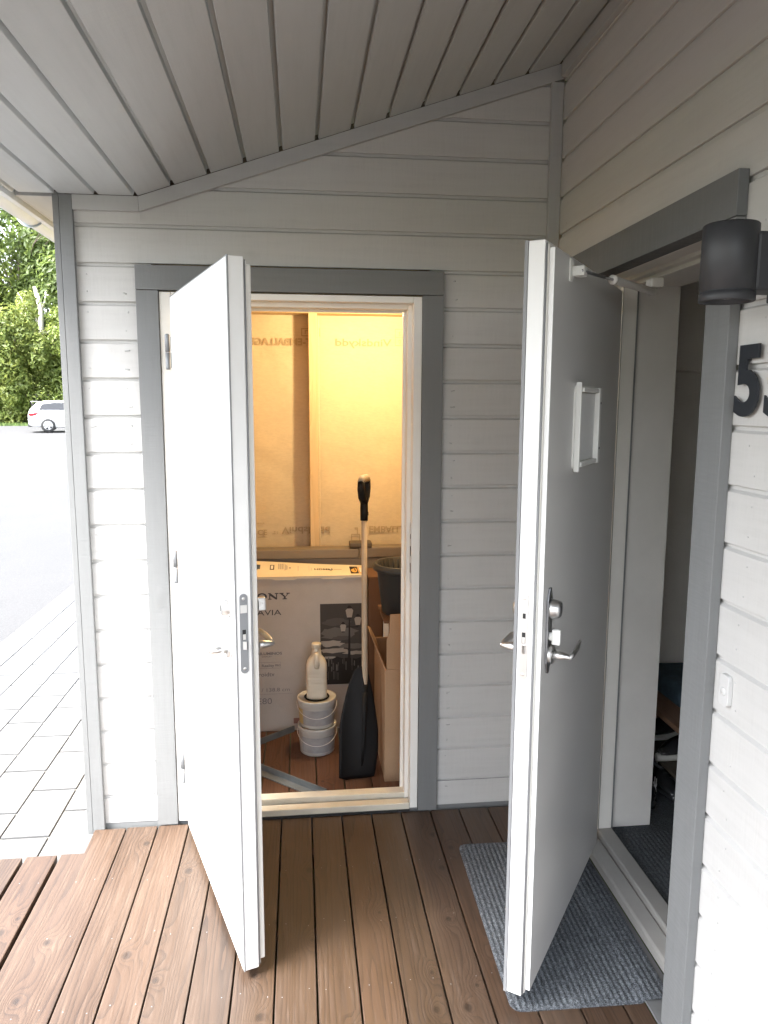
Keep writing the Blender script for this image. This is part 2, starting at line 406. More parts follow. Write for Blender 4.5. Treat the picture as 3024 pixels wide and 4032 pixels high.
# inner lining of the shed
sh = MB()
sh.box(-.662, -.63, .045, 1.46, -.02, 2.44); sh.box(1.1, 1.17, .13, 1.46, 0, 2.44); sh.box(-.6295, 1.0995, 1.36, 1.46, 0, 2.44)
sh.box(-.6295, -.325, .0447, .12, 0, 2.3); sh.box(.667, 1.0995, .0447, .12, 0, 2.3); sh.box(-.6295, 1.0995, .0447, .12, 2.1225, 2.3)
sh.build('shed_shell', 'stud_wood', shed)
sh = MB(); sh.box(-.6295, 1.0995, .121, 1.3595, 2.32, 2.35); sh.build('shed_ceiling', 'cardboard', shed)
fl = MB()
x = -.6245
while x < 1.09:
    fl.box(x, x+.120, .114, 1.358, -.028, 0.0, .0025); x += .125
fl.build('shed_floor', 'shed_floor_wood', shed)
def pdisp(x, z):
    v = Vector((x*2.1, z*1.6, 3.1)); a = noise.noise(v)*.010 + noise.noise(Vector((x*6+z*2, z*3.5-x*3, 7)))*.003
    d = (x-.05)*.55+(z-1.35)*.85
    a += .006*math.exp(-(d/.045)**2)*(1 if x < .2 else 0)
    return a
pp = MB(); pp.grid(lambda u, v: (-.629+u*1.728, 1.335+pdisp(-.629+u*1.728, .02+v*2.29), .02+v*2.29), 90, 120)
wp = pp.build('wind_paper', 'wind_paper', shed)
st = MB(); st.box(.244, .2895, 1.2, 1.318, 0, 2.19, .002)
st.build('stud', 'stud_wood', shed)
st = MB(); st.box(-.36, -.315, 1.2, 1.318, 0, 2.19, .002); st.build('stud', 'stud_wood', shed)
st = MB(); st.box(.84, .885, 1.2, 1.318, 0, 2.19, .002); st.build('stud', 'stud_wood', shed)
st = MB(); st.box(-.629, 1.099, 1.205, 1.318, 2.1905, 2.235, .002); st.build('top_plate', 'stud_wood', shed)
st = MB(); st.grid(lambda u, v: (.2905+u*.014, 1.316-.004*math.sin(PI*u)-.0015*noise.noise(Vector((0, v*30, u*4)))-.0*v, .02+v*2.17), 3, 80); st.build('paper_fold', 'wind_paper', shed)
# print on the back of the paper, seen through: mirrored, and upside down lower down
def ptext(body, xr, z, h, flip, sx=1., bold=0.):
    """mirrored text whose reading start is at xr (right end); flip = also upside down, start at left"""
    if not flip: M = Matrix(((-1,0,0,xr),(0,0,-1,1.328),(0,1,0,z),(0,0,0,1)))
    else: M = Matrix(((1,0,0,xr),(0,0,1,1.328),(0,-1,0,z),(0,0,0,1)))
    b = text_bm(body, h, M, .0004, bold, sx)
    for v in b.verts: v.co.y += pdisp(v.co.x, v.co.z)
    MB().merge(b).build('printed_word', 'ink_paper', shed)
def pframe(x0, x1, z0, z1, t=.004):
    ink = MB()
    for a in ((x0, x1, z0, z0+t), (x0, x1, z1-t, z1), (x0, x0+t, z0+t, z1-t), (x1-t, x1, z0+t, z1-t)):
        ink.box(a[0], a[1], 1.3265+pdisp(x0, z0), 1.3269+pdisp(x0, z0), a[2], a[3])
    ink.build('printed_symbol', 'ink_paper', shed)
def pmark(*bx):
    ink = MB()
    for q in bx: ink.box(q[0], q[1], 1.3262, 1.3266, q[2], q[3])
    ink.build('printed_symbol', 'ink_paper', shed)
ptext('T-EMBALLAGE', .262, 2.030, .038, False, 1.02, .0016)
ptext('Vindskydd', .706, 2.030, .040, False, 1.38, .0010)
pframe(.205, .31, 2.078, 2.122, .006); pmark((.225, .231, 2.090, 2.112), (.231, .245, 2.106, 2.112))
pframe(.728, .775, 2.034, 2.124, .002); pmark((.73, .773, 2.077, 2.079)); ptext('2', .762, 2.09, .022, False); ptext('0', .762, 2.046, .022, False)
ptext('CE', -.02, .999, .03, True, 1.2, .001) if False else None
ptext('Vindskydd', .083, 1.012, .040, True, 1.22, .0010)
ptext('EMBALLAGE', .580, 1.010, .038, True, 1.02, .0016)
pframe(.478, .53, .925, .968, .006); pmark((.512, .518, .968, 1.005), (.498, .512, .999, 1.005))
pframe(-.055, .0, .955, .958, .0015); ptext('CE', -.055, .998, .03, True, 1.1, .001); ptext('2.1', .035, .99, .018, True); ptext('www', -.06, 1.04, .012, True, 1.3)

# ---- the left door (opens outwards, hinged on its left)
def door_matrix(P, u):
    u = Vector((u[0], u[1], 0)).normalized(); w_ = Vector((-u.y, u.x, 0))
    return Matrix(((u.x, w_.x, 0, P[0]), (u.y, w_.y, 0, P[1]), (0, 0, 1, 0), (0, 0, 0, 1)))
def lever(mb, M, u, w0, z, s, L=.125):
    """rose, conical neck and tapered lever; s=+1 on the inner (w+) side, -1 on the outer"""
    A = M @ Matrix(((0,0,1,u),(0 ,0,0,w0),(0,1,0,z),(0,0,0,1))) if False else None
    mb.tube([(u, w0, z), (u, w0+s*.004, z), (u, w0+s*.011, z), (u, w0+s*.012, z)], [.026, .026, .025, .018], 28, M)
    mb.tube([(u, w0+s*.010, z), (u, w0+s*.03, z), (u, w0+s*.056, z-.001), (u-.003, w0+s*.0615, z-.001)], [.0125, .0118, .0075, .004], 18, M)
    mb.tube([(u+.004, w0+s*.058, z), (u-.03, w0+s*.060, z+.001), (u-.075, w0+s*.058, z+.003), (u-L, w0+s*.052, z+.005)], [.0055, .0075, .0085, .006], 16, M, squash=(.75, 1.2))
M1 = door_matrix((-.275, -.045), (.31877, -.94783)); LW = .883
door1 = MB()
door1.box(0, LW, .0, .0425, .028, 2.097, .0025, M1); d1 = door1.build('door', 'door_white', shed)
d1['label'] = 'white storage room door standing open, hinged on its left'
e = MB(); e.box(.012, LW-.004, .0432, .0505, .036, 2.089, .003, M1); e.box(.014, LW-.012, .0508, .0655, .044, 2.080, .004, M1); e.build('inner_panel', 'frame_white', d1)
e = MB(); e.box(.004, LW+.0012, -.0028, .0015, .0265, 2.0985, .001, M1); e.build('edge_strip', 'gasket', d1)
e = MB(); e.box(.0085, LW-.0035, -.0042, -.0005, .031, 2.0945, .0012, M1); e.build('outer_skin', 'door_white', d1)
e = MB(); e.tube([(LW-.002, .0455, .036), (LW-.002, .0455, 2.089)], .0022, 8, M1); e.build('door_gasket', 'gasket', d1)
def edge_plate(M, u, w0, z0, z1, wd, d, tint):
    p = MB(); t = rounded(w0-wd/2, w0+wd/2, z0, z1, wd/2*.98, 6)
    p.prism([(a, b) for a, b in t], 'X', u, u+.0016, M)
    zc = (z0+z1)/2; zz = z1-z0
    for f in (.06, .94):
        p.lathe([(.0, .0022), (.0035, .0022), (.0045, .0016), (.005, .0014)], seg=14, M=M @ Matrix(((0,0,1,u),(1,0,0,w0),(0,1,0,z0+zz*f),(0,0,0,1))), mi=2)
    p.box(u+.0012, u+.0019, w0-wd*.22, w0+wd*.22, zc-.018, zc+.012, 0, M, 1)
    p.box(u+.0015, u+.003, w0-wd*.17, w0+wd*.19, zc-.017, zc-.001, .0004, M, 2)
    p.prism([(u, w0-wd*.26), (u+.009, w0+wd*.2), (u, w0+wd*.2)], 'Z', zc-.045, zc-.022, M, 2)
    if d: p.box(u+.0012, u+.0024, w0-wd*.42, w0+wd*.42, z1-.055, z1-.032, .0003, M, 2)
    else: p.box(u+.0012, u+.0019, w0-wd*.18, w0+wd*.18, zc+.05, zc+.064, 0, M, 1)
    return p
edge_plate(M1, LW, .021, .957, 1.188, .023, 1, 0).build('lock_plate', ['zinc', 'dark_gap', 'steel'], d1)
h = MB(); lever(h, M1, .815, -.004, 1.012, -1); h.build('handle', 'steel', d1)
h = MB(); lever(h, M1, .815, .0655, 1.012, 1); h.build('handle', 'steel', d1)
h = MB(); h.tube([(.815, -.004, 1.135), (.815, -.008, 1.135), (.815, -.026, 1.135), (.815, -.028, 1.135)], [.0265, .026, .0225, .019], 28, M1); h.box(.8135, .8165, -.0285, -.0278, 1.127, 1.143, 0, M1, 1); h.build('lock_cylinder', ['steel', 'dark_gap'], d1)
h = MB(); h.tube([(.815, .0655, 1.135), (.815, .069, 1.135), (.815, .078, 1.135), (.815, .0785, 1.135)], [.026, .026, .0235, .018], 28, M1); h.box(.808, .822, .078, .103, 1.114, 1.155, .004, M1); h.build('thumb_turn', 'steel', d1)
def hinge(M, z, parent, hu=-.011, hw=-.004):
    h = MB()
    h.tube([(hu, hw, z-.064), (hu, hw, z-.058), (hu, hw, z-.0015)], [.0075, .0085, .0085], 14, M); h.tube([(hu, hw, z+.0005), (hu, hw, z+.062), (hu, hw, z+.066)], [.0085, .0085, .005], 14, M)
    h.box(-.012, -.004, -.004, .03, z-.058, z-.002, .0008, M); h.box(-.010, .006, -.0035, -.0005, z+.002, z+.055, .0008, M)
    h.build('hinge', 'zinc', parent)
for z in (1.90, 1.087, .262): hinge(M1, z, d1, -.0172, -.0134)

# ------------------------------------------------------------------ house (right wall with the front door)
house = thing('house', 'pale grey clapboard house wall on the right with the open front door', 'house', (1.3, -.6, 0))
w = MB(); YN = -4.4
for k in range(-7, 16):
    z0 = ZK-ZS*k; z1 = z0+ZS
    if z0 > 3.05: continue
    if k == 15: z0 += .027
    pr = course(0, z0, z1)
    def run(ya, yb): w.prism([(XR+d, z) for d, z in pr], 'Y', ya, yb)
    if z0 > 2.15: run(YN, -.0005)
    else: run(YN, -1.19); run(-.16, -.0005)
w.cut((0, 0, ceil_z(XR)-.004), (0, 0, 1))
rn = random.Random(12)
for k in range(-5, 16):
    for yy in (-.07, -1.36, -1.95, -2.55):
        for dz2 in (.032, .098):
            zz = ZK-ZS*k+dz2+rn.uniform(-.006, .006); y2 = yy+rn.uniform(-.015, .015)
            if zz < .05 or rn.random() < .25: continue
            w.tube([(XR+.0006, y2, zz), (XR-.0008, y2, zz)], [.0026, .0022], 8, mi=1)
w.build('wall_cladding', ['board_paint_y', 'trim_light_x'], house)
c = MB(); c.box(XR-.021, XR-.0003, YN, -.024, ceil_z(XR)-.062, ceil_z(XR)-.012, .0015); c.build('cornice_trim', 'trim_light_y', house)
XT = 1.173
c = MB(); c.box(XT, XR-.0005, -1.2745, -1.168, .002, 2.137, .002); c.build('door_casing', 'trim_grey_z', house)
c = MB(); c.box(XT, XR-.0005, -.215, -.115, .002, 2.137, .002); c.build('door_casing', 'trim_grey_z', house)
c = MB(); c.box(XT, XR-.0005, -1.2748, -.115, 2.1385, 2.2405, .002); c.build('door_casing', 'trim_grey_y', house)
c = MB(); c.box(XR, 1.264, -1.19, -.17, 2.150, 2.17); c.box(XR, 1.264, -1.19, -1.172, .04, 2.149); c.box(XR, 1.264, -.20, -.17, .04, 2.149); c.build('door_reveal', 'trim_grey_y', house)
c = MB(); c.box(1.163, 1.262, -1.29, -.19, .001, .008, .001); c.build('threshold_board', 'trim_grey_y', house)
YA, YB = -.315, -1.165      # jamb faces
f = MB()
f.box(1.2645, 1.3265, YA, -.24, .03, 2.19, .002); f.box(1.327, 1.381, YA-.014, -.24, .03, 2.19, .003)
f.box(1.2645, 1.3265, -1.24, YB, .03, 2.19, .002); f.box(1.327, 1.381, -1.24, YB+.014, .03, 2.19, .003)
f.box(1.2645, 1.3265, YB+.0005, YA-.0005, 2.149, 2.19, .003); f.box(1.327, 1.3585, YB+.015, YA-.0145, 2.138, 2.189, .004); f.box(1.359, 1.381, YB+.015, YA-.0145, 2.126, 2.1885, .003)
f.build('door_frame', 'frame_white', house)
f = MB(); f.box(1.3275, 1.329, YA-.0165, YA-.0143, .06, 2.13); f.box(1.3812, 1.39, YA-.006, -.25, .05, 2.14); f.build('frame_gasket', 'gasket', house)
s = MB(); s.prism([(1.264, .010), (1.264, .040), (1.272, .046), (1.3185, .052), (1.3185, .010)], 'Y', YB+.0005, YA-.0005, bev=.0015)
s.prism([(1.3235, .010), (1.3235, .072), (1.327, .076), (1.381, .076), (1.381, .010)], 'Y', YB+.015, YA-.0147, bev=.0015)
s.build('door_sill', 'sill_alu', house)
s = MB(); s.box(1.319, 1.323, YB+.001, YA-.001, .010, .045); s.build('sill_seam', 'bench_wood', house)
ln = MB(); ln.box(1.391, 1.562, -.285, -.266, .05, 2.155, .002); ln.box(1.391, 1.562, -1.21, -1.19, .05, 2.155, .002); ln.box(1.391, 1.562, -1.1895, -.2855, 2.136, 2.155, .002)
ln.build('door_lining', 'lining_paint', house)
iw = MB()
iw.box(1.2225, 1.5575, -.2655, 2.6, -.05, 3.3); iw.box(1.2225, 1.5575, YN, -1.2405, -.05, 3.3); iw.box(1.2225, 1.5575, -1.24, -.266, 2.191, 3.3); iw.box(1.3825, 1.5575, -1.24, -.266, 2.156, 2.19)
iw.build('inner_wall', 'wall_dark', house)
hl = MB(); hl.box(1.5585, 3.2, .38, .5, 0, 2.55); hl.box(3.2, 3.3, -2.6, .5, 0, 2.55); hl.box(1.5585, 3.3, -2.7, -2.6, 0, 2.55); hl.box(1.5585, 3.3, -2.7, .5, 2.5, 2.6)
hl.box(1.5583, 2.5, .20, .379, 1.86, 2.499)
hl.build('hall_wall', 'wall_dark', house)
hl = MB(); hl.box(1.382, 3.2, -2.6, .3795, .0, .048); hl.build('hall_floor', 'rug_fibre', house)
# ---- front door
P2 = (1.252, -.349); M2 = door_matrix(P2, (-.56801, -.82302)); L2 = .87
d = MB(); d.box(0, L2, 0, .0425, .050, 2.115, .0025, M2); d2 = d.build('door', 'door_white', house)
d2['label'] = 'front door standing open, its shaded inner side facing the hall'
e = MB(); e.box(.012, L2-.005, .0432, .0505, .058, 2.107, .003, M2); e.build('door_gasket_step', 'frame_white', d2)
e = MB(); e.box(.020, L2-.012, .0508, .0640, .066, 2.098, .003, M2); e.build('inner_panel', 'door_white_shaded', d2)
e = MB(); e.box(L2-.0123, L2-.0108, .0512, .0636, .068, 2.096, 0, M2); e.build('panel_edge', 'door_white', d2)
e = MB(); e.box(.004, L2+.0015, -.0095, -.0003, .0485, 2.1165, .001, M2); e.build('edge_strip', 'gasket', d2)
e = MB(); e.tube([(L2-.002, .0458, .058), (L2-.002, .0458, 2.107)], .0025, 8, M2); e.build('door_gasket', 'gasket', d2)
edge_plate(M2, L2, .0185, .985, 1.222, .022, 0, 0).build('lock_plate', ['steel', 'dark_gap', 'steel'], d2)
UE = .805; WI = .064
h = MB(); h.prism([(UE-.007, .992), (UE+.007, .992), (UE+.0205, 1.022), (UE+.0205, 1.198), (UE+.007, 1.228), (UE-.007, 1.228), (UE-.0205, 1.198), (UE-.0205, 1.022)], 'Y', WI, WI+.006, M2, bev=.0012); h.build('escutcheon', 'dark_steel', d2)
h = MB(); h.tube([(UE, WI+.007, 1.172), (UE, WI+.012, 1.172), (UE, WI+.032, 1.172), (UE, WI+.034, 1.172)], [.0265, .0265, .0225, .020], 30, M2); h.tube([(UE, WI+.0338, 1.172), (UE, WI+.0345, 1.172)], [.0185, .0185], 30, M2, mi=1); h.box(UE-.0013, UE+.0013, WI+.0343, WI+.0352, 1.162, 1.182, 0, M2, 2); h.build('lock_cylinder', ['steel', 'dark_steel', 'dark_gap'], d2)
h = MB(); h.tube([(UE, WI+.006, 1.095), (UE, WI+.015, 1.095)], [.012, .012], 20, M2); h.box(UE-.007, UE+.007, WI+.013, WI+.036, 1.074, 1.116, .004, M2); h.build('thumb_turn', 'plastic_white', d2)
h = MB(); lever(h, M2, UE, WI+.006, 1.045, 1, .13); h.build('handle', 'steel', d2)
h = MB(); lever(h, M2, .81, -.0045, 1.052, -1, .13); h.build('handle', 'steel', d2)
h = MB(); h.tube([(.81, -.0045, 1.165), (.81, -.010, 1.165), (.81, -.026, 1.165), (.81, -.028, 1.165)], [.0265, .026, .022, .019], 28, M2); h.build('lock_cylinder', 'steel', d2)
# letter slot box on the inner side
lb = MB(); a0, a1, b0, b1 = .385, .622, 1.532, 1.768
lb.prism(rounded(a0, a1, b0, b1, .02), 'Y', WI, WI+.004, M2)
lb.box(a0, a0+.028, WI+.004, WI+.026, b0+.004, b1-.004, .004, M2); lb.box(a0+.028, a1-.02, WI+.004, WI+.024, b1-.020, b1-.006, .004, M2); lb.box(a0+.028, a1-.02, WI+.004, WI+.024, b0+.006, b0+.020, .004, M2)
lb.box(a1-.016, a1-.004, WI+.004, WI+.020, b0-.008, b1+.008, .003, M2)
lbo = lb.build('letter_slot_box', 'plastic_white', d2)
s = MB(); s.box(a0+.030, a1-.022, WI+.0045, WI+.012, b0+.022, b1-.022, .002, M2); s.build('slot_panel', 'door_white', d2)
for z in (b0+.05, b1-.05):
    s = MB(); s.tube([(a0+.014, WI+.0255, z), (a0+.014, WI+.0268, z)], [.004, .0035], 12, M2); s.build('screw', 'dark_gap', d2)
for z in (1.93, 1.1, .29): hinge(M2, z, d2)
# opening limiter: bracket, thin rod, thick sleeve, end cup
def onM2(u, w_, z): return M2 @ Vector((u, w_, z))
A = onM2(.70, WI+.028, 2.062); Bv = Vector((1.352, -.505, 2.083)); dv = (Bv-A)
rd = MB()
rd.prism([(.722, 2.035), (.722, 2.092), (.700, 2.090), (.685, 2.074), (.685, 2.052), (.700, 2.036)], 'Y', WI, WI+.004, M2); rd.box(.664, .70, WI+.003, WI+.034, 2.050, 2.076, .004, M2)
rd.build('limiter_bracket', 'plastic_white', d2)
rd = MB(); rd.tube([A, A+dv*.42], .0042, 12); lim = rd.build('limiter_rod', 'dark_steel', house)
rd = MB(); rd.tube([A+dv*.38, A+dv*.40, A+dv*.985, Bv], [.011, .0115, .0115, .0105], 18); rd.tube([A+dv*.374, A+dv*.40], [.0135, .0135], 18)
rd.box(1.335, 1.378, -.53, -.485, 2.094, 2.1255, .004); rd.tube([(1.352, -.505, 2.096), (1.352, -.505, 2.072)], .0135, 18)
rd.build('limiter_sleeve', 'lining_paint', house)

# ------------------------------------------------------------------ porch roof with soffit and gutter
roof = thing('porch_roof', 'porch roof with pale grey board soffit rising to the right', 'roof', (.2, -1.2, 2.5))
YE = -4.0
so = MB(); sec = .1385
def soff(x0, x1, ang):      # one soffit board between distances x0,x1 along the section
    pr = course(0, x0, x1, .0165, .0235)
    if ang == 0: pts = [(XK+s_, ZF+d_) for d_, s_ in pr]
    else:
        ca, sa = math.cos(math.atan(SL)), math.sin(math.atan(SL))
        pts = [(XK+s_*ca-d_*sa, ZF+s_*sa+d_*ca) for d_, s_ in pr]
    so.prism(pts, 'Y', YE, -.002)
for k in range(-4, 0): soff(k*sec, (k+1)*sec, 0)
for k in range(0, 13): soff(k*sec+.0, (k+1)*sec, 1)
so.cut((1.199, 0, 0), (1, 0, 0)).cut((-.826, 0, 0), (-1, 0, 0))
so.build('soffit', 'soffit_paint', roof)
rf = MB()
top = [(-.86, ZF+.055), (XK-.02, ZF+.24), (1.15, ceil_z(1.15)+.22), (3.4, 3.75), (3.4, 3.6), (1.16, ceil_z(1.16)+.03), (XK, ZF+.0245), (-.825, ZF+.0245)]
rf.prism(top, 'Y', YE, 1.7); rf.build('roof_deck', 'bark', roof)
rf = MB(); rf.box(-.850, -.829, YE, 1.7, ZF-.018, ZF+.11, .002); rf.build('fascia', 'gutter_white', roof)
rf = MB(); rf.prism([(-.83, ZF-.01), (-.83, ZF+.12), (XK, ZF+.24), (1.18, ceil_z(1.18)+.2), (1.18, ceil_z(1.18)-.02), (XK, ZF-.03)], 'Y', YE-.026, YE-.001); rf.build('barge_board', 'trim_light_x', roof)
sh = MB(); sh.box(-.826, -.664, .05, 1.7, ZF+.001, ZF+.02); sh.build('eave_boards', 'soffit_paint', roof)
g = MB(); gx, gz, gr_ = -.902, ZF+.030, .050
sect = [(gx+gr_*math.cos(a), gz+gr_*math.sin(a)) for a in [R(180+180*k/16) for k in range(17)]] + [(gx+(gr_-.003)*math.cos(a), gz+(gr_-.003)*math.sin(a)) for a in [R(360-180*k/16) for k in range(17)]]
g.prism(sect, 'Y', YE, 1.7, smooth=False); g.tube([(gx-gr_, YE, gz), (gx-gr_, 1.7, gz)], .007, 10)
gut = g.build('gutter', 'gutter_white', roof)
b = MB()
for yb in (-2.2, -1.4, -.6, .45, 1.2):
    b.tube([(gx+(gr_+.003)*math.cos(a), yb, gz+(gr_+.003)*math.sin(a)) for a in [R(178+184*k/14) for k in range(15)]], .006, 8, squash=(2, .5))
b.build('gutter_bracket', 'gutter_white', roof)
b = MB(); b.lathe([(.047, .03), (.046, 0), (.036, -.018), (.035, -.03)], (gx, -.02, gz-gr_-.002)); b.build('gutter_outlet', 'gutter_white', roof)

# ------------------------------------------------------------------ deck
dk = MB()
x = .0951-.125*4+.0025
seams = [.0951+.125*k for k in range(-5, 12)]
for a, b2 in zip(seams, seams[1:]):
    if a > 1.19: break
    x0, x1 = a+.0026, min(b2-.0026, 1.162)
    if a > 1.1: x1 = 1.162
    if x1-x0 < .01: continue
    ye = .0
    dk.box(x0, x1, -4.6, ye, -.028, 0, .003)
dk.prism([(-.5324, -4.6), (-.738, -4.6), (-.738, -.163), (-.655, -.163), (-.655, -.003), (-.5324, -.003)], 'Z', -.028, 0, bev=.003)
xs = -.752
for k in range(9):
    dk.box(xs-.113, xs, -4.6, -.166-(.004*(k % 3)), -.028, 0, .003); xs -= .126
sub = MB()
for yj in (-.20, -.66, -1.12, -1.6, -2.1, -2.6, -3.2, -3.8, -4.4): dk.box(-1.84, 1.15, yj-.022, yj+.022, -.09, -.0285, mi=2)
for yj in (-.342, -.648, -.951, -1.25, -1.6, -2.1):
    for a in [s_ for s_ in seams if s_ < 1.0]+[-.665, -.865, -.991]:
        for o_ in (.026, .100):
            if random.random() < .12: continue
            xx, yy = a+o_+random.uniform(-.006, .006), yj+random.uniform(-.018, .018)
            dk.lathe([(0, .0005), (.0012, .0004), (.0017, .0001)], (xx, yy, 0), 8, mi=1)
structure(dk.build('deck', ['deck_wood', 'zinc', 'bark'], base=(0, 0, 0)))

# ------------------------------------------------------------------ ground
def gz_(y): return -.125 if y < 16 else -.125+.0190*(min(y, 42)-16)*(1 if y > 0 else 0)
gm = MB(); gm.grid(lambda u, v: (-160+u*320, -120+v*300, gz_(-120+v*300)-.05), 40, 250); structure(gm.build('lawn_ground', 'lawn', base=(0, 0, 0)))
gm = MB(); gm.grid(lambda u, v: (-42+u*(42-2.115), -30+v*71.5, gz_(-30+v*71.5)+.0), 8, 200); structure(gm.build('road', 'asphalt', base=(0, 0, 0)))
pv = MB()
pv.box(-2.112, -.60, -8, 16.3, -.30, -.129, mi=1)
for r_ in range(7):
    xa = -.895-.2033*r_+.2033
    off = .38 if r_ % 2 == 0 else .38+.2-.0
    y = off-.405*20
    yy0 = .0
    while y < 16:
        if xa > -.72 and y > -.1: x1 = -.69
        else: x1 = xa
        pv.box(xa-.2033+.003, x1-.003, y+.007, y+.405-.007, -.2, -.1195+random.uniform(-.0008, .0008), .004); y += .405
structure(pv.build('pavement', ['paver', 'joint_sand'], base=(0, 0, 0)))
gm = MB(); gm.box(-2.11, 9, -40, -4.62, -.4, -.1205); structure(gm.build('bounce_paving', 'paver', base=(0, 0, 0)))  # unseen paving added over the lawn so light bounced into the porch stays neutral
def blades(n, x0, x1, y0, y1, zf, h):
    b = MB(); t = b.bm
    for _ in range(n):
        px, py = random.uniform(x0, x1), random.uniform(y0, y1); a = random.uniform(0, PI); hh = h*random.uniform(.5, 1.2); w_ = .02
        z = zf(py)-.05; q = Vector((math.cos(a)*w_, math.sin(a)*w_, 0)); lean = Vector((random.uniform(-.05, .05), random.uniform(-.05, .05), hh))
        v = [t.verts.new(Vector((px, py, z))-q), t.verts.new(Vector((px, py, z))+q), t.verts.new(Vector((px, py, z))+lean)]
        t.faces.new(v)
    return b
gb = blades(16000, -30, -6, 41.4, 46, gz_, .16).build('lawn_grass', 'grass_blade', base=(0, 0, 0)); gb['kind'] = 'stuff'

# ------------------------------------------------------------------ door mat
mat_M = Matrix.Translation((1.012, -.684, 0)) @ Matrix.Rotation(R(-1.2), 4, 'Z')
dm = MB()
def mat_z(x, y):
    p = mat_M @ Vector((x, y, 0)); t = max(0, min(1, (p.x-1.13)/.05)); return .0082*t*t*(3-2*t)
NX, NY = 190, 150
mw, ml, rc = .236, .412, .035
def mfun(u, v):
    x, y = -mw+2*mw*u, -ml+2*ml*v
    dx, dy = max(0, abs(x)-(mw-rc)), max(0, abs(y)-(ml-rc)); r = math.hypot(dx, dy)
    if r > rc: x = math.copysign(mw-rc+dx*rc/r, x); y = math.copysign(ml-rc+dy*rc/r, y)
    edge = min(mw-abs(x), ml-abs(y)); e = max(0, min(1, edge/.012))
    rib = .5+.5*math.cos(2*PI*x/.0175)
    z = .0045+.0030*rib*e+.0016*noise.noise(Vector((x*140, y*140, 0)))*e
    return mat_M @ Vector((x, y, z+mat_z(x, y)+.0008))
dm.grid(mfun, NX, NY)
dm.prism([(p[0], p[1]) for p in rounded(-mw+.001, mw-.06, -ml+.001, ml-.001, rc)], 'Z', .0006, .0048, mat_M)
tag(dm.build('door_mat', 'door_mat_fibre', base=(1.012, -.684, 0)), 'dark grey ribbed door mat lying on the wooden deck', 'door mat')
dm = MB(); dm.grid(lambda u, v: (1.392+u*.96, -1.9+v*1.56, .0525+(.0034*(.5+.5*math.cos(2*PI*u*.96/.0175)))), 200, 4); dm.box(1.3925, 2.3515, -1.8995, -.3405, .0482, .0515)
tag(dm.build('hall_rug', 'rug_fibre', base=(1.9, -1.1, .048)), 'dark grey ribbed rug on the hall floor behind the threshold', 'rug')

# ------------------------------------------------------------------ things on the house wall
lamp = thing('wall_lamp', 'black cylindrical outdoor wall lamp above the house number', 'wall lamp', (1.15, -1.47, 2.0))
lc = (1.065, -1.445, 1.925)
l_ = MB(); l_.lathe([(.0, .152), (.052, .152), (.0545, .1495), (.0545, .0225), (.0515, .0215), (.0515, .0185), (.0545, .0175), (.0545, .001), (.0535, 0), (.047, 0), (.0455, .004), (.0455, .03)], lc, 56); l_.build('lamp_shade', 'lamp_black', lamp)
l_ = MB(); l_.lathe([(.0, .012), (.044, .012), (.0455, .011)], lc, 40); l_.build('lamp_glass', 'plastic_white', lamp)
l_ = MB(); l_.box(1.10, 1.186, -1.485, -1.405, 1.945, 2.06, .008); l_.box(1.186, 1.1995, -1.50, -1.39, 1.93, 2.075, .004); l_.build('lamp_arm', 'lamp_black', lamp)
def digit(ch, yl, label):
    o = MB(); o.merge(text_bm(ch, .156, face_W(1.1885, yl, 1.6965), .005, .0062, .95))
    for yy, zz in ((-.035, .12), (-.045, .02)): o.tube([(1.1865, yl+yy-.005, 1.6965+zz), (1.1998, yl+yy-.005, 1.6965+zz)], .003, 8)
    ob = o.build('house_number', 'number_black', base=(1.1885, yl-.05, 1.6965)); tag(ob, label, 'house number', 'house number digits')
digit('5', -1.291, 'black house number five nearest the front door casing, below the wall lamp')
digit('5', -1.405, 'second black house number digit, cut by the right edge of the photo')
bell = thing('doorbell', 'white rounded doorbell button on the clapboard beside the front door', 'doorbell', (1.1995, -1.325, 1.035))
b = MB(); b.prism([(p[0], p[1]) for p in rounded(-1.352, -1.312, 1.000, 1.078, .013)], 'X', 1.188, 1.1997, bev=.004); b.build('bell_plate', 'bell_plastic', bell)
b = MB(); b.tube([(1.1882, -1.332, 1.036), (1.1868, -1.332, 1.036), (1.186, -1.332, 1.036)], [.0105, .010, .009], 24); b.build('bell_button', 'bell_plastic', bell)

# ------------------------------------------------------------------ inside the storage room
# television carton
tv = thing('television_carton', 'big grey television carton with printed photo standing on the shed floor', 'carton', (0, .95, 0))
x0, x1, yf_, yb_, zt = -.60, .528, .855, 1.085, .832
b = MB(); b.box(x0, x1, yf_, yb_, .001, zt, .003); b.build('carton_front', 'carton_print', tv)
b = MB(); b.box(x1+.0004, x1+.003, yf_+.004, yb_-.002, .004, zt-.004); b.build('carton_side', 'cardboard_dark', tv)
def ztop(x, y):
    t = (y-yf_)/(yb_-yf_); lift = .034*max(0, min(1, (x1-x)/.58)); return zt+.0025+t*lift+.0015*math.sin(9*x+2)*t
b = MB(); b.grid(lambda u, v: (x0+u*(x1-x0), yf_-.006+v*(yb_-yf_+.004), ztop(x0+u*(x1-x0), yf_+v*(yb_-yf_))), 60, 10)
b.grid(lambda u, v: (x0+u*(x1-x0), yf_-.004-.001*v, zt+.0025-v*(.012+.006*(1 if int((x0+u*(x1-x0)+2)*8.3) % 2 else 0))), 60, 3)
b.build('carton_lid', 'carton_top', tv)
ph = MB(); px0, px1, pz0, pz1 = .284, .5275, .248, .684
yp = yf_-.0006
ph.box(px0, px1, yp, yp+.0005, pz0, pz1)
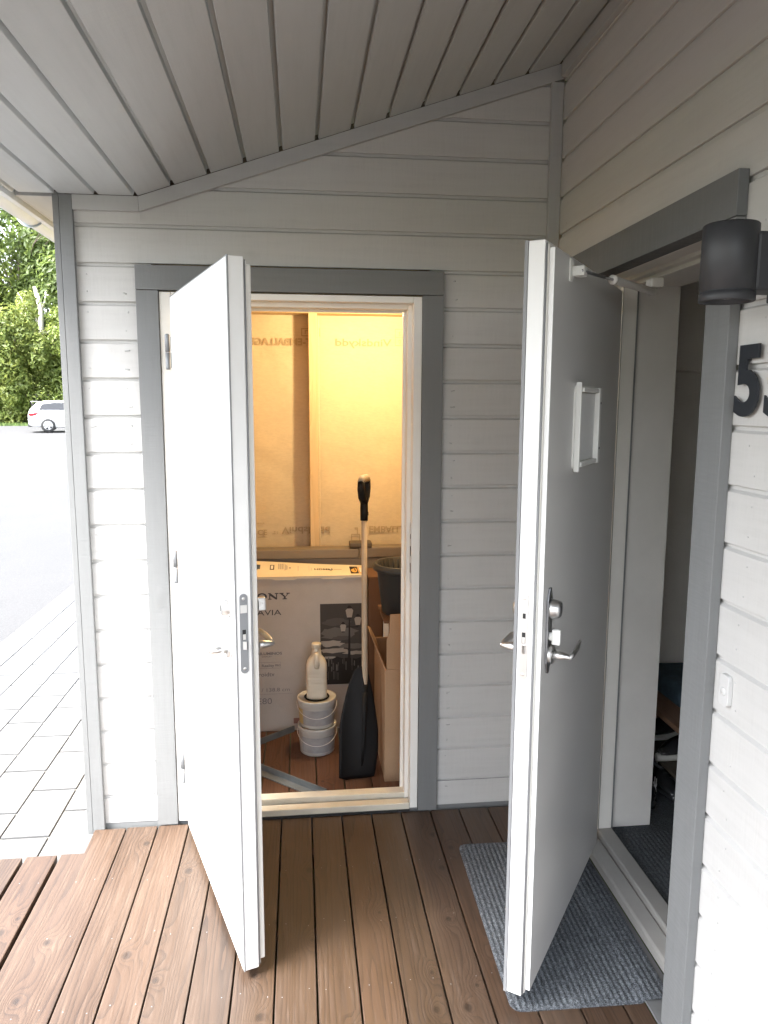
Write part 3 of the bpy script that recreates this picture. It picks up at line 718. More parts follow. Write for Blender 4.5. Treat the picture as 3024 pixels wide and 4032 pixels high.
def blob(x, z, rx, rz, mi, yo, n=18, jit=.25, seed=0):
    rnd = random.Random(seed); pts = [(x+rx*(1+rnd.uniform(-jit, jit))*math.cos(2*PI*k/n), z+rz*(1+rnd.uniform(-jit, jit))*math.sin(2*PI*k/n)) for k in range(n)]
    pts = [(min(px1-.001, max(px0+.001, a)), min(pz1-.001, max(pz0+.001, c_))) for a, c_ in pts]
    ph.prism(pts, 'Y', yp-yo, yp-yo+.0001, mi=mi)
blob(.38, .525, .10, .035, 1, .0003, seed=1); blob(.34, .47, .06, .018, 2, .0005, seed=2); blob(.45, .455, .07, .014, 1, .0004, seed=3); blob(.36, .432, .075, .014, 2, .0006, seed=4); blob(.46, .418, .06, .010, 2, .0007, seed=5); blob(.37, .585, .07, .02, 3, .0008, seed=6); blob(.40, .50, .05, .012, 3, .0009, seed=7); blob(.33, .395, .05, .006, 2, .0011, seed=8)
hill = [(px0, .375), (.30, .385), (.33, .378), (.37, .400), (.40, .388), (.43, .392), (.47, .384), (.50, .394), (px1, .38), (px1, pz0), (px0, pz0)]
ph.prism(hill, 'Y', yp-.0013, yp-.0012, mi=4)
rnd = random.Random(3)
for k in range(26):
    a = rnd.uniform(px0+.004, px1-.02); c_ = rnd.uniform(.27, .36); hh = rnd.uniform(.012, .05)
    ph.box(a, a+rnd.uniform(.002, .006), yp-.0015-.00002*k, yp-.0014-.00002*k, c_, c_+hh, mi=rnd.choice((3, 3, 1)))
ph.prism([(.418, .262), (.452, .262), (.442, .32), (.439, .60), (.433, .60), (.426, .32)], 'Y', yp-.0024, yp-.0022, mi=4)
ph.box(.400, .482, yp-.0024, yp-.00225, .555, .560, mi=4)
for lx, lz, s_ in ((.436, .632, 1.25), (.403, .553, 1), (.480, .588, 1.15)):
    ph.prism([(lx-.010*s_, lz-.018*s_), (lx+.010*s_, lz-.018*s_), (lx+.016*s_, lz+.012*s_), (lx+.008*s_, lz+.022*s_), (lx-.008*s_, lz+.022*s_), (lx-.016*s_, lz+.012*s_)], 'Y', yp-.0028, yp-.0026, mi=2)
    ph.prism([(lx-.012*s_, lz+.020*s_), (lx+.012*s_, lz+.020*s_), (lx+.004*s_, lz+.033*s_), (lx-.004*s_, lz+.033*s_)], 'Y', yp-.003, yp-.0029, mi=4)
    ph.box(lx-.008*s_, lx+.008*s_, yp-.003, yp-.0029, lz-.023*s_, lz-.018*s_, mi=4)
ph.build('printed_photo', ['carton_photo_dark', 'carton_photo_cloud', 'carton_photo_pale', 'carton_photo_mid', 'carton_photo_black'], tv)
tx = MB(); yt = yf_-.0012
def slab(pts_list):
    for pts in pts_list: tx.prism(pts, 'Y', yt, yt+.0006)
zb, zt_ = .7145, .7485; H = zt_-zb
def ell(cx_, cz_, rx, rz, n=36): return [(cx_+rx*math.cos(2*PI*k/n), cz_+rz*math.sin(2*PI*k/n)) for k in range(n)]
cO = -.0125
for k in range(36):
    o1, o2 = ell(cO, zb+H/2, .0255, H/2+.001), ell(cO, zb+H/2, .0150, H/2-.0055)
    slab([[o1[k], o1[(k+1) % 36], o2[(k+1) % 36], o2[k]]])
se = .0045
slab([[(.019, zb), (.036, zb), (.036, zb+se), (.019, zb+se)], [(.0245, zb+se), (.0298, zb+se), (.0298, zt_-se), (.0245, zt_-se)], [(.019, zt_-se), (.0298, zt_-se), (.033, zt_-se), (.033, zt_), (.019, zt_)],
      [(.0298, zt_-se), (.0298, zt_-.014), (.0578, zb), (.0645, zb), (.0645, zb+.006), (.036, zt_-se)], [(.0592, zb+.0105), (.0645, zb+.006), (.0645, zt_-se), (.0592, zt_-se)], [(.053, zt_-se), (.072, zt_-se), (.072, zt_), (.053, zt_)]])
slab([[(.076, zt_-se), (.098, zt_-se), (.098, zt_), (.076, zt_)], [(.112, zt_-se), (.130, zt_-se), (.130, zt_), (.112, zt_)], [(.081, zt_-se), (.093, zt_-se), (.1075, zb+.015), (.1055, zb+.014), (.0985, zb+.014)], [(.1165, zt_-se), (.1235, zt_-se), (.1085, zb+.014), (.1056, zb+.0142)], [(.0985, zb+se), (.1085, zb+se), (.1085, zb+.0138), (.0985, zb+.0138)], [(.092, zb), (.115, zb), (.115, zb+se), (.092, zb+se)]])
tx.merge(text_bm('S', H, face_S(-.086, yt, zb), .0006, .0022, 1.25)); tx.build('carton_lettering', 'ink_dark', tv); tx = MB()
tx.merge(text_bm('BRAVIA', .030, face_S(-.106, yt, .632), .0006, .0, 1.38))
tx.build('carton_lettering', 'ink_dark', tv)
def cword(body, h, x, z, bold, sx): MB().merge(text_bm(body, h, face_S(x, yt, z), .0006, bold, sx)).build('carton_lettering', 'ink_grey', tv)
cword('TRILUMINOS', .0145, -.060, .4205, .0006, 1.27); cword('DISPLAY', .0075, -.019, .4075, 0, 1.33); cword('4K Reality', .0145, -.056, .3555, .0002, 1.2); cword('PRO', .0105, .048, .3575, .0004, 1.0)
tx = MB()
for a in ((-.066, .077, .347, .3478), (-.066, .077, .3792, .38), (-.066, -.0652, .3478, .3792), (.0762, .077, .3478, .3792)): tx.box(a[0], a[1], yt, yt+.0006, a[2], a[3])
tx.build('carton_outline', 'ink_grey', tv)
cword('androidtv', .0225, -.088, .3045, .0003, 1.1); cword('55', .040, -.098, .2205, 0, 1.1); cword('/ 138.8 cm', .0205, -.024, .2205, 0, 1.23); cword('XE80', .0335, -.088, .1535, 0, 1.17)
tx = MB(); tx.box(-.11, .135, yt, yt+.0006, .2065, .2073); tx.build('carton_outline', 'ink_grey', tv)
tx = MB(); tx.box(.140, .175, yt, yt+.0006, .040, .070); tx.box(.175, .205, yt, yt+.0006, .040, .070, mi=1); tx.build('carton_mark', ['label_red', 'ink_dark'], tv)
# marks on the lid (they follow its tilt)
def lid(b, x, y): 
    for v in b.verts: v.co.z += ztop(v.co.x, v.co.y)+.0008
    return b
def lquad(mb, xa, xb, ya, yb2, mi=0, dz=.0006):
    t = bmesh.new(); n = 6
    V = [[t.verts.new((xa+(xb-xa)*i/n, ya+(yb2-ya)*j/2, ztop(xa+(xb-xa)*i/n, ya+(yb2-ya)*j/2)+dz)) for j in range(3)] for i in range(n+1)]
    for i in range(n):
        for j in range(2): t.faces.new((V[i][j], V[i+1][j], V[i+1][j+1], V[i][j+1]))
    mb.merge(t, None, mi)
lm = MB()
lquad(lm, -.12, -.026, .905, 1.03, 1); lquad(lm, .025, .048, .955, 1.03, 2); lquad(lm, .030, .042, .968, 1.02, 3, .001)
for k in range(9): lquad(lm, .068+k*.0036, .068+k*.0036+(.0012 if k % 3 else .0022), .965, 1.055, 4)
for k in range(4): lquad(lm, .103+.004*k, .105+.004*k, .945+.006*k, 1.05-.008*k, 4)
lquad(lm, .125, .135, .98, 1.0, 4); lquad(lm, .172, .174, .94, 1.03, 4); lquad(lm, .23, .231, .93, 1.04, 4); lquad(lm, .242, .2435, .95, 1.0, 4)
lm.merge(lid(text_bm('HDMI', .028, face_U(.257, .962, 0), .0004, .0010, .82), 0, 0), None, 2)
def ldisc(cx_, cy_, rx, ry, mi, dz, n=24):
    t = bmesh.new(); t.faces.new([t.verts.new((cx_+rx*math.cos(2*PI*k/n), cy_+ry*math.sin(2*PI*k/n), ztop(cx_, cy_)+dz)) for k in range(n)]); lm.merge(t, None, mi)
ldisc(.345, .975, .010, .027, 2, .0009); ldisc(.345, .977, .005, .016, 3, .0013); lquad(lm, .360, .404, .970, .978, 4)
lquad(lm, .447, .489, .885, 1.04, 5, .0009); ldisc(.468, .962, .0165, .062, 6, .0014); lm.merge(lid(text_bm('1', .075, face_U(.4625, .925, .001), .0002, .0012, .42), 0, 0), None, 5)
lquad(lm, .491, .523, .885, 1.04, 6, .0009); lquad(lm, .497, .520, .905, 1.02, 3, .0014)
lm.build('lid_marks', ['carton_top', 'label_blue', 'ink_black', 'label_white', 'ink_grey', 'ink_black', 'label_amber'], tv)

# chest behind
ch = thing('storage_chest', 'taupe plastic storage chest against the paper wall behind the television carton', 'chest', (.2, 1.15, 0))
b = MB(); b.box(-.58, 1.04, 1.105, 1.19, .001, .872, .006); b.build('chest_body', 'chest_taupe', ch)
b = MB(); b.box(-.60, .505, 1.094, 1.195, .874, .925, .006); b.box(.5065, 1.06, 1.097, 1.195, .874, .930, .006); b.build('chest_lid', 'chest_taupe', ch)
b = MB(); b.box(.455, .578, 1.092, 1.18, .931, .958, .008); b.build('chest_latch', 'chest_dark', ch)

# two stacked pails
def pail(z, label, rim_yellow):
    cx_, cy_ = .258, .625
    root = thing('plastic_pail', label, 'pail', (cx_, cy_, z), 'stacked white plastic pails')
    b = MB(); b.lathe([(0, .0), (.082, 0), (.085, .003), (.0915, .112), (.0925, .113), (.0925, .121), (.090, .122)], (cx_, cy_, z), 48); b.build('pail_body', 'pail_plastic', root)
    b = MB(); b.lathe([(.0930, .118), (.0955, .120), (.0958, .136), (.096, .1385), (.088, .1385), (.085, .133), (0, .133)], (cx_, cy_, z), 56); b.build('pail_lid', 'pail_plastic', root)
    b = MB(); b.grid(lambda u, v: (cx_+(.0862+.0048*v+.0006)*math.cos(R(215+u*140)), cy_+(.0862+.0048*v+.0006)*math.sin(R(215+u*140)), z+.018+v*.078), 30, 2)
    b.build('pail_label', 'label_grey', root)
    if rim_yellow:
        b = MB(); b.grid(lambda u, v: (cx_+(.0862+.0048*v+.0009)*math.cos(R(190+u*30)), cy_+(.0862+.0048*v+.0009)*math.sin(R(190+u*30)), z+.018+v*.078), 8, 2); b.build('pail_sticker', 'label_yellow', root)
    b = MB(); pts = []
    for k in range(25):
        a = R(178+184*k/24); s_ = math.sin(PI*k/24)
        pts.append((cx_+(.098+.002*s_)*math.cos(a), cy_+(.098+.002*s_)*math.sin(a), z+.112-.052*s_))
    b.tube(pts, .0013, 8); b.build('pail_handle', 'lining_paint', root)
pail(.001, 'lower white plastic pail standing on the shed floor', False)
pail(.1405, 'upper white plastic pail with grey label, stacked on another pail', True)
# jug in a dark ring
zj = .2755
jug = thing('plastic_jug', 'milky white plastic jug standing on the stacked pails', 'jug', (.258, .625, zj))
def sq(hx, hy, z, n=32, p=4.):
    out = []
    for k in range(n):
        a = 2*PI*k/n; c_, s_ = math.cos(a), math.sin(a)
        r_ = (abs(c_)**p+abs(s_)**p)**(-1/p); out.append((.258+hx*r_*c_, .625+hy*r_*s_, zj+z))
    return out
b = MB()
rings = [sq(.046, .034, 0), sq(.0495, .037, .004)]
for k in range(7):
    z = .025+k*.016; rings += [sq(.0505, .038, z, p=5), sq(.0492, .0368, z+.004, p=5), sq(.0492, .0368, z+.007, p=5), sq(.0505, .038, z+.011, p=5)]
rings += [sq(.051, .038, .145), sq(.050, .037, .170), sq(.044, .033, .190, p=3), sq(.033, .027, .205, p=3), sq(.0255, .023, .214, p=2.4), sq(.0245, .022, .222, p=2), sq(.0215, .0205, .245, p=2), sq(.021, .020, .252, p=2)]
b.loft(rings); b.build('jug_body', 'jug_plastic', jug)
b = MB(); b.tube([(.258, .5935, zj+.232), (.258, .585, zj+.228), (.258, .581, zj+.205), (.258, .584, zj+.18), (.258, .590, zj+.160)], [.010, .012, .0125, .013, .011], 14, squash=(1.1, .8)); b.build('jug_grip', 'jug_plastic', jug)
b = MB(); b.lathe([(.0205, .2525), (.0232, .254), (.0235, .272), (.022, .2745), (0, .275)], (.258, .625, zj), 32); b.build('jug_cap', 'jug_plastic', jug)
b = MB(); b.lathe([(.056, -.001), (.060, -.001), (.063, .003), (.060, .007), (.056, .007), (.0535, .003), (.056, -.001)], (.258, .625, zj-.0005), 40); tag(b.build('rubber_ring', 'black_plastic', base=(.258, .625, zj-.001)), 'dark ring lying on the upper pail lid around the jug', 'ring')

# shovel: big black scoop, wooden shaft, D grip seen edge-on
sv = thing('snow_shovel', 'black snow shovel with wooden shaft standing upright inside the shed', 'shovel', (.44, .34, 0))
def shaft(t): return Vector((.476+.006*t, .385+.105*t, .40+.80*t))
b = MB(); b.tube([shaft(-.1), shaft(0), shaft(.5), shaft(1.0)], [.0142, .0142, .0138, .0135], 18); b.build('shaft', 'shaft_wood', sv)
outline = [(.445, .505), (.49, .51), (.497, .46), (.505, .425), (.520, .34), (.535, .22), (.534, .13), (.520, .03), (.512, .004), (.42, .003), (.349, .005), (.348, .06), (.351, .16), (.353, .25), (.368, .32), (.398, .42), (.430, .495)]
def blade_y(x, z, front):
    t = max(0, min(1, z/.5)); c_ = (x-.44)/.09
    y = .305+.10*t**1.4+.028*(c_*c_)*(1-.4*t)*(-1 if c_ < 0 else .6)
    y += -.009*math.exp(-((x-(.470-.02*(.5-z)))/.028)**2)*(z/.45 if z < .45 else 1)
    return y-(.004 if front else 0)
b = MB(); t = b.bm
def fillface(front):
    rows = 26; V = []
    for i in range(rows+1):
        z = .004+(.506-.004)*i/rows
        xs_ = []
        n = len(outline)
        for k in range(n):
            p, q = outline[k], outline[(k+1) % n]
            if (p[1] <= z < q[1]) or (q[1] <= z < p[1]): xs_.append(p[0]+(z-p[1])/(q[1]-p[1])*(q[0]-p[0]))
        a, c_ = min(xs_), max(xs_)
        V.append([t.verts.new((a+(c_-a)*j/12, blade_y(a+(c_-a)*j/12, z, front), z)) for j in range(13)])
    for i in range(rows):
        for j in range(12):
            f_ = t.faces.new((V[i][j], V[i][j+1], V[i+1][j+1], V[i+1][j])); f_.smooth = True
    return V
F, B_ = fillface(True), fillface(False)
for i in range(26):
    t.faces.new((F[i][0], F[i+1][0], B_[i+1][0], B_[i][0])); t.faces.new((F[i][12], F[i+1][12], B_[i+1][12], B_[i][12]))
for j in range(12): t.faces.new((F[0][j], F[0][j+1], B_[0][j+1], B_[0][j])); t.faces.new((F[26][j], F[26][j+1], B_[26][j+1], B_[26][j]))
bmesh.ops.recalc_face_normals(t, faces=t.faces)
b.tube([shaft(-.13)+Vector((0, .0, 0)), shaft(-.05), shaft(.03)], [.020, .0185, .0175], 18)
b.tube([(.474, .372, .39), (.470, .345, .28), (.464, .322, .15), (.455, .305, .06)], [.016, .013, .010, .004], 12)
b.build('blade', 'black_plastic', sv)
G = shaft(1.0); b = MB()
b.tube([shaft(.97), shaft(1.04), shaft(1.09)], [.018, .0185, .017], 18)
dgr = Vector((.0, .0, 1)); ad = Vector((.36, .93, 0)).normalized()     # grip ring lies in the y-z plane
b.tube([G+Vector((0, 0, .06)), G+ad*-.030+Vector((0, 0, .085)), G+ad*-.048+Vector((0, 0, .125)), G+ad*-.045+Vector((0, 0, .165))], [.014, .0145, .0135, .013], 14, squash=(1.35, .8))
b.tube([G+Vector((0, 0, .06)), G+ad*.030+Vector((0, 0, .085)), G+ad*.048+Vector((0, 0, .125)), G+ad*.045+Vector((0, 0, .165))], [.014, .0145, .0135, .013], 14, squash=(1.35, .8))
b.box(G.x+.014, G.x+.020, G.y-.008, G.y+.006, G.z+.0, G.z+.018, .002)
b.build('grip', 'black_plastic', sv)
b = MB(); b.tube([G+ad*-.052+Vector((0, 0, .160)), G+ad*-.03+Vector((0, 0, .172)), G+ad*.03+Vector((0, 0, .172)), G+ad*.052+Vector((0, 0, .160))], [.015, .018, .018, .015], 16); b.build('grip_bar', 'handle_grey', sv)

# moving box with open flaps
cb = thing('cardboard_box', 'tall open brown cardboard box beside the shovel with its flaps up', 'cardboard box', (.75, .5, 0))
bx0, bx1, by0, by1, bz = .556, .96, .262, .74, .535
b = MB(); th = .005
b.box(bx0, bx1, by0, by0+th, .001, bz, .001); b.box(bx0, bx1, by1-th, by1, .001, bz, .001); b.box(bx0, bx0+th, by0+th, by1-th, .001, bz, .001); b.box(bx1-th, bx1, by0+th, by1-th, .001, bz, .001); b.box(bx0+th, bx1-th, by0+th, by1-th, .001, .006)
b.build('box_body', 'cardboard', cb)
b = MB(); b.prism([(.563, bz+.001), (.957, bz+.001), (.957, .79), (.640, .79), (.578, .788), (.574, .70), (.563, .672)], 'Y', by0+.0005, by0+.0048, Matrix.Translation((0, 0, 0)) @ Matrix.Rotation(0, 4, 'X'), bev=.0008)
b.build('box_flap', 'cardboard', cb)
b = MB(); b.prism([(.267, bz+.001), (.70, bz+.001), (.695, .60), (.56, .648), (.44, .640)], 'X', bx0-.05, bx0-.045); 
for v in b.bm.verts:
    k = (v.co.z-bz)/.11; v.co.x += .05*(1-max(0, min(1.1, k)))
b.build('box_flap', 'cardboard', cb)
b = MB(); b.box(.60, .604, .30, .70, .01, .70, .001); b.box(.63, .655, .42, .50, .01, .72, .002); b.bm.clear(); b.box(.612, .64, .83, .846, .001, .80, .001); b.box(.648, .70, .835, .85, .001, .77, .001); tag(b.build('board_offcut', 'lining_paint', base=(.64, .84, .001)), 'pale boards standing behind the cardboard box below the black bin', 'boards')
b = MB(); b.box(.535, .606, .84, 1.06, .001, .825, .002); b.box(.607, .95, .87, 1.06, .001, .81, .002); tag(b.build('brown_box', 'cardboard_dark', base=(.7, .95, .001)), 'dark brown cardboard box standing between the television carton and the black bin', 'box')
# black bin resting in the box
bn = thing('waste_bin', 'black ribbed plastic bin resting on top of the cardboard box', 'bin', (.66, .47, .725))
b = MB(); c0 = (.672, .478, .738)
b.lathe([(0, 0), (.098, 0), (.106, .008), (.131, .205), (.133, .208), (.146, .208), (.150, .212), (.150, .226), (.144, .229), (.144, .236), (.138, .240), (.129, .236), (.103, .02), (0, .012)], c0, 60); b.build('bin_body', 'bin_plastic', bn)
b = MB()
for k in range(30):
    a = 2*PI*k/30; b.tube([(.115*math.cos(a), .115*math.sin(a), .14), (.1268*math.cos(a), .1268*math.sin(a), .232)], .0042, 6, Matrix.Translation(c0))
b.build('bin_rib', 'bin_plastic', bn)
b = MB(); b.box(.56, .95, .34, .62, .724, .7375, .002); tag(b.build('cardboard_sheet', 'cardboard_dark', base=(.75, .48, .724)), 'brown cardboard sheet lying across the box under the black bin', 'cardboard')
# grey rails on the floor
def rail(a, b_, label):
    a, b_ = Vector(a), Vector(b_); dv_ = (b_-a); L = dv_.length; M = Matrix.Translation(a) @ Matrix.Rotation(math.atan2(dv_.y, dv_.x), 4, 'Z')
    r = MB(); r.prism([(0, .001), (.045, .001), (.045, .006), (.005, .006), (.005, .034), (0, .034)], 'X', 0, L, M, bev=.0008)
    tag(r.build('metal_rail', 'rail_grey', base=tuple(a)), label, 'rail', 'grey rails lying on the shed floor')
rail((.290, .165, 0), (-.30, .90*.77, 0), 'grey metal rail on the shed floor running to the door sill')
rail((-.12, .625, 0), (.145, .84, 0), 'short grey metal rail on the shed floor reaching under the television carton')
b = MB(); b.tube([(.815, .80, .0), (.815, .82, .6), (.80, .86, 1.0)], .012, 12); b.tube([(.80, .86, .98), (.795, .865, 1.02), (.79, .87, 1.12), (.795, .87, 1.16)], [.014, .022, .024, .012], 14)
tag(b.build('tool_handle', 'black_plastic', base=(.815, .80, 0)), 'black tool handle standing in the right corner behind the bin', 'tool')
# ceiling lamp of the shed (lit)
blb = thing('ceiling_lamp', 'lit warm lamp on the storage room ceiling, above the door head', 'lamp', (.60, .66, 2.32))
b = MB(); b.lathe([(0, 0), (.05, 0), (.05, -.03), (.03, -.045), (.02, -.06), (0, -.06)], (.60, .66, 2.319)); b.build('lamp_base', 'plastic_white', blb)
m = mat('bulb_glow', (1, .8, .5), .4); m.node_tree.nodes['Principled BSDF'].inputs['Emission Color'].default_value = (1, .68, .30, 1); m.node_tree.nodes['Principled BSDF'].inputs['Emission Strength'].default_value = 6
b = MB(); b.lathe([(0, -.135), (.02, -.131), (.03, -.11), (.027, -.085), (.014, -.061), (0, -.061)], (.60, .66, 2.319), 24); bulb = b.build('bulb', 'bulb_glow', blb)
bulb.visible_shadow = True
ld = bpy.data.lights.new('shed_light', 'POINT'); ld.energy = 5.6; ld.color = (1, .745, .40); ld.shadow_soft_size = .035
lo = bpy.data.objects.new('shed_light', ld); COL.objects.link(lo); lo.location = (0, 0, -.19); lo.parent = blb

# ------------------------------------------------------------------ hall: bench, bag, shoes
be = thing('shoe_bench', 'low brown wooden shoe bench inside the hall doorway', 'bench', (1.85, 0, .048))
b = MB(); b.box(1.692, 2.03, -.75, .375, .398, .422, .003); b.build('seat', 'bench_wood', be)
b = MB(); b.box(1.70, 2.03, -.745, .37, .196, .212, .002); b.build('shelf', 'chest_dark', be)
for yy in (-.74, .345):
    b = MB(); b.box(1.70, 2.03, yy, yy+.022, .049, .397, .002); b.build('leg', 'bench_wood', be)
b = MB()
def cush(u, v):
    x, y = 1.80+.23*u, -.02+.39*v; e_ = min(u, 1-u, v, 1-v); k = min(1, e_/.12)
    return (x, y, .424+.072*math.sqrt(max(0, 1-(1-k)**2))+.006*noise.noise(Vector((x*14, y*14, 2)))*k)
b.grid(cush, 24, 30); b.box(1.80, 2.03, -.02, .37, .4225, .426)
tag(b.build('folded_blanket', 'blue_fabric', base=(1.9, .17, .4222)), 'dark blue folded textile lying on the bench in the hall', 'blanket', None)
def shoe(loc, yaw, s, label, kind, group, stripe=False):
    """sneaker: toe towards +x in its own frame"""
    M = Matrix.Translation(loc) @ Matrix.Rotation(yaw, 4, 'Z') @ Matrix.Scale(s, 4)
    root = thing('shoe', label, 'shoe', loc, group)
    L = .29
    def half(t): return .030+.020*math.sin(min(1, t*1.05)*PI*.62)**1.0-.0*t
    def outl(t, n=20):  # widths along length
        return .034+.016*math.exp(-((t-.68)/.25)**2)-.012*math.exp(-((t-.35)/.16)**2)
    rings = []
    for i in range(15):
        t = i/14; x = L*t; end = max(.18, math.sin(PI*min(1, max(0, (t*.97+.02))))**.35); hw = outl(t)*end
        rings.append([(x, hw*math.cos(2*PI*k/16), .016+.016*math.sin(2*PI*k/16)) for k in range(16)])
    b = MB(); b.loft(rings, M); b.build('sole', 'shoe_sole' if kind == 'big' else 'shoe_black', root)
    rings = []
    for i in range(17):
        t = i/16; x = L*(.015+.955*t); end = max(.2, math.sin(PI*min(1, max(0, (t*.95+.03))))**.4); hw = outl(t)*end*1.0
        top = .088 if t < .45 else .088-.05*((t-.45)/.55)**1.1
        top *= 1-.10*math.exp(-((t-.2)/.1)**2)
        r_ = []
        for k in range(20):
            a = 2*PI*k/20; c_, s_ = math.cos(a), math.sin(a)
            hz = (top-.02)/2; zz = .022+hz+hz*s_*(1 if s_ < 0 else 1)
            wx = hw*(1-.35*max(0, s_)**1.5)
            r_.append((x, wx*math.copysign(abs(c_)**.8, c_), zz))
        rings.append(r_)
    b = MB(); b.loft(rings, M); b.build('upper', 'shoe_black', root)
    b = MB()
    co = [(.085+.058*math.cos(2*PI*k/24), .023*math.sin(2*PI*k/24)) for k in range(24)]
    b.tube([(x, y, .085+.012*math.cos((x-.03)*14)) for x, y in co+[co[0]]], .0075, 10, M); b.build('collar', 'insole_grey', root)
    b = MB(); b.lathe([(0, 0), (.020, 0)], (0, 0, 0), 24, M @ Matrix.Translation((.085, 0, .086)), sx=2.5, sy=.95); b.build('insole', 'insole_grey', root)
    b = MB(); b.box(.075, .105, -.010, .010, .0868, .0876, 0, M); b.build('insole_label', 'label_white', root)
    b = MB()
    for k in range(4): 
        x = .152+.020*k; b.tube([(x, -.022, .081-.012*k), (x+.004, 0, .091-.012*k), (x, .022, .081-.012*k)], .0035, 8, M)
    b.build('lace', 'shoe_black' if kind != 'big' else 'insole_grey', root)
    if stripe:
        for sg in (-1, 1):
            for k in range(2):
                b = MB(); b.tube([(.185+.016*k, sg*.0475, .030), (.176+.016*k, sg*.045, .062)], .0026, 8, M); b.build('stripe', 'shoe_white', root)
shoe((2.00, .01, .212), R(196), 1.15, 'black shoe with thick white sole on the bench shelf', 'big', 'shoes by the hall bench')
shoe((2.01, .16, .212), R(186), 1.15, 'black shoe with white sole behind the other on the bench shelf', 'big', 'shoes by the hall bench')
shoe((1.655, .115, .049), R(-96), 1.0, 'dark sneaker with two white stripes on the hall floor, by the door lining', 'low', 'shoes by the hall bench', True)
shoe((1.765, .150, .049), R(-94), 1.0, 'dark sneaker with two white stripes, the right one of the floor pair', 'low', 'shoes by the hall bench', True)

# ------------------------------------------------------------------ car
car = thing('parked_car', 'white hatchback parked across the road before the trees', 'car', (-11.0, 36.1, gz_(35.9)))
CM = Matrix.Translation((-11.92+1.25, 35.9, gz_(35.9)+.012)) @ Matrix.Rotation(R(14), 4, 'Z')     # +x forward, rear axle at x=-1.25
def csec(x, hw, zb_, zbelt, ztop_, hr):
    pts = [(x, -hw*.92, zb_), (x, -hw, zb_+.12), (x, -hw, zbelt-.22), (x, -hw*.97, zbelt), (x, -hr, ztop_-.06), (x, -hr*.8, ztop_), (x, 0, ztop_+.025)]
    return pts+[(p[0], -p[1], p[2]) for p in pts[-2::-1]]
S = [(-2.12, .70, .42, .80, .88, .52), (-2.08, .80, .34, .90, 1.02, .60), (-1.95, .86, .28, .98, 1.20, .62), (-1.70, .885, .24, 1.0, 1.42, .62), (-1.35, .90, .22, 1.0, 1.47, .63), (-.8, .905, .20, .99, 1.485, .64), (0, .905, .20, .98, 1.485, .64), (.45, .905, .20, .97, 1.42, .63), (.85, .90, .20, .96, 1.20, .66), (1.15, .90, .22, .95, 1.02, .74), (1.7, .88, .26, .86, .90, .70), (2.0, .82, .30, .74, .80, .62), (2.15, .70, .38, .62, .68, .5)]
b = MB(); b.loft([csec(*s_) for s_ in S], CM); b.build('body', 'car_paint', car)
b = MB(); b.prism([(-1.62, 1.06), (-1.50, 1.33), (-1.0, 1.40), (.1, 1.40), (.75, 1.04)], 'Y', -.905, .905, CM)
for v in b.bm.verts:
    l = CM.inverted() @ v.co; k = (l.z-1.0)/.47; sgn = 1 if l.y > 0 else -1; l.y = sgn*(.885-.262*k+.006); v.co = CM @ l
b.build('side_window', 'car_glass', car)
b = MB(); b.prism([(-2.085, .98), (-2.03, .98), (-1.765, 1.37), (-1.82, 1.385)], 'Y', -.56, .56, CM); b.build('rear_window', 'car_glass', car)
b = MB(); b.box(-1.98, -1.62, -.6, .6, 1.435, 1.46, .01, CM); b.build('spoiler', 'car_paint', car)
for sg in (-1, 1):
    b = MB(); b.prism([(-2.10, .80), (-2.06, .90), (-1.62, .93), (-1.78, .80), (-2.0, .77)], 'Y', sg*.70, sg*.886, CM, bev=.01); b.build('tail_light', 'tail_light', car)
b = MB(); b.box(-2.15, -1.9, -.62, .62, .26, .40, .03, CM); b.build('bumper', 'car_plastic', car)
def wheel(x, sg):
    W = CM @ Matrix.Translation((x, sg*.835, .32)) @ Matrix.Rotation(R(90), 4, 'X')
    b = MB(); b.lathe([(.21, -.1), (.30, -.1), (.325, -.07), (.325, .07), (.30, .1), (.21, .1)], seg=40, M=W); wt = b.build('wheel', 'tyre', car)
    b = MB(); b.lathe([(.212, -.09), (.212, .09)], seg=32, M=W); b.lathe([(0, .03), (.212, .03)], seg=32, M=W, mi=1); b.lathe([(0, -.03), (.212, -.03)], seg=32, M=W, mi=1)
    for k in range(5):
        for zc in (-.095, .075): b.box(.03, .205, -.045, .045, zc, zc+.02, .005, W @ Matrix.Rotation(2*PI*k/5, 4, 'Z'))
    for zc in (-.098, .078): b.lathe([(0, 0), (.06, 0), (.06, .02), (0, .02)], (0, 0, zc), 20, W); b.lathe([(.185, 0), (.215, 0), (.215, .02), (.185, .02)], (0, 0, zc), 32, W)
    b.build('rim', ['rim', 'car_plastic'], wt)
for x in (-1.25, 1.35):
    for sg in (-1, 1): wheel(x, sg)

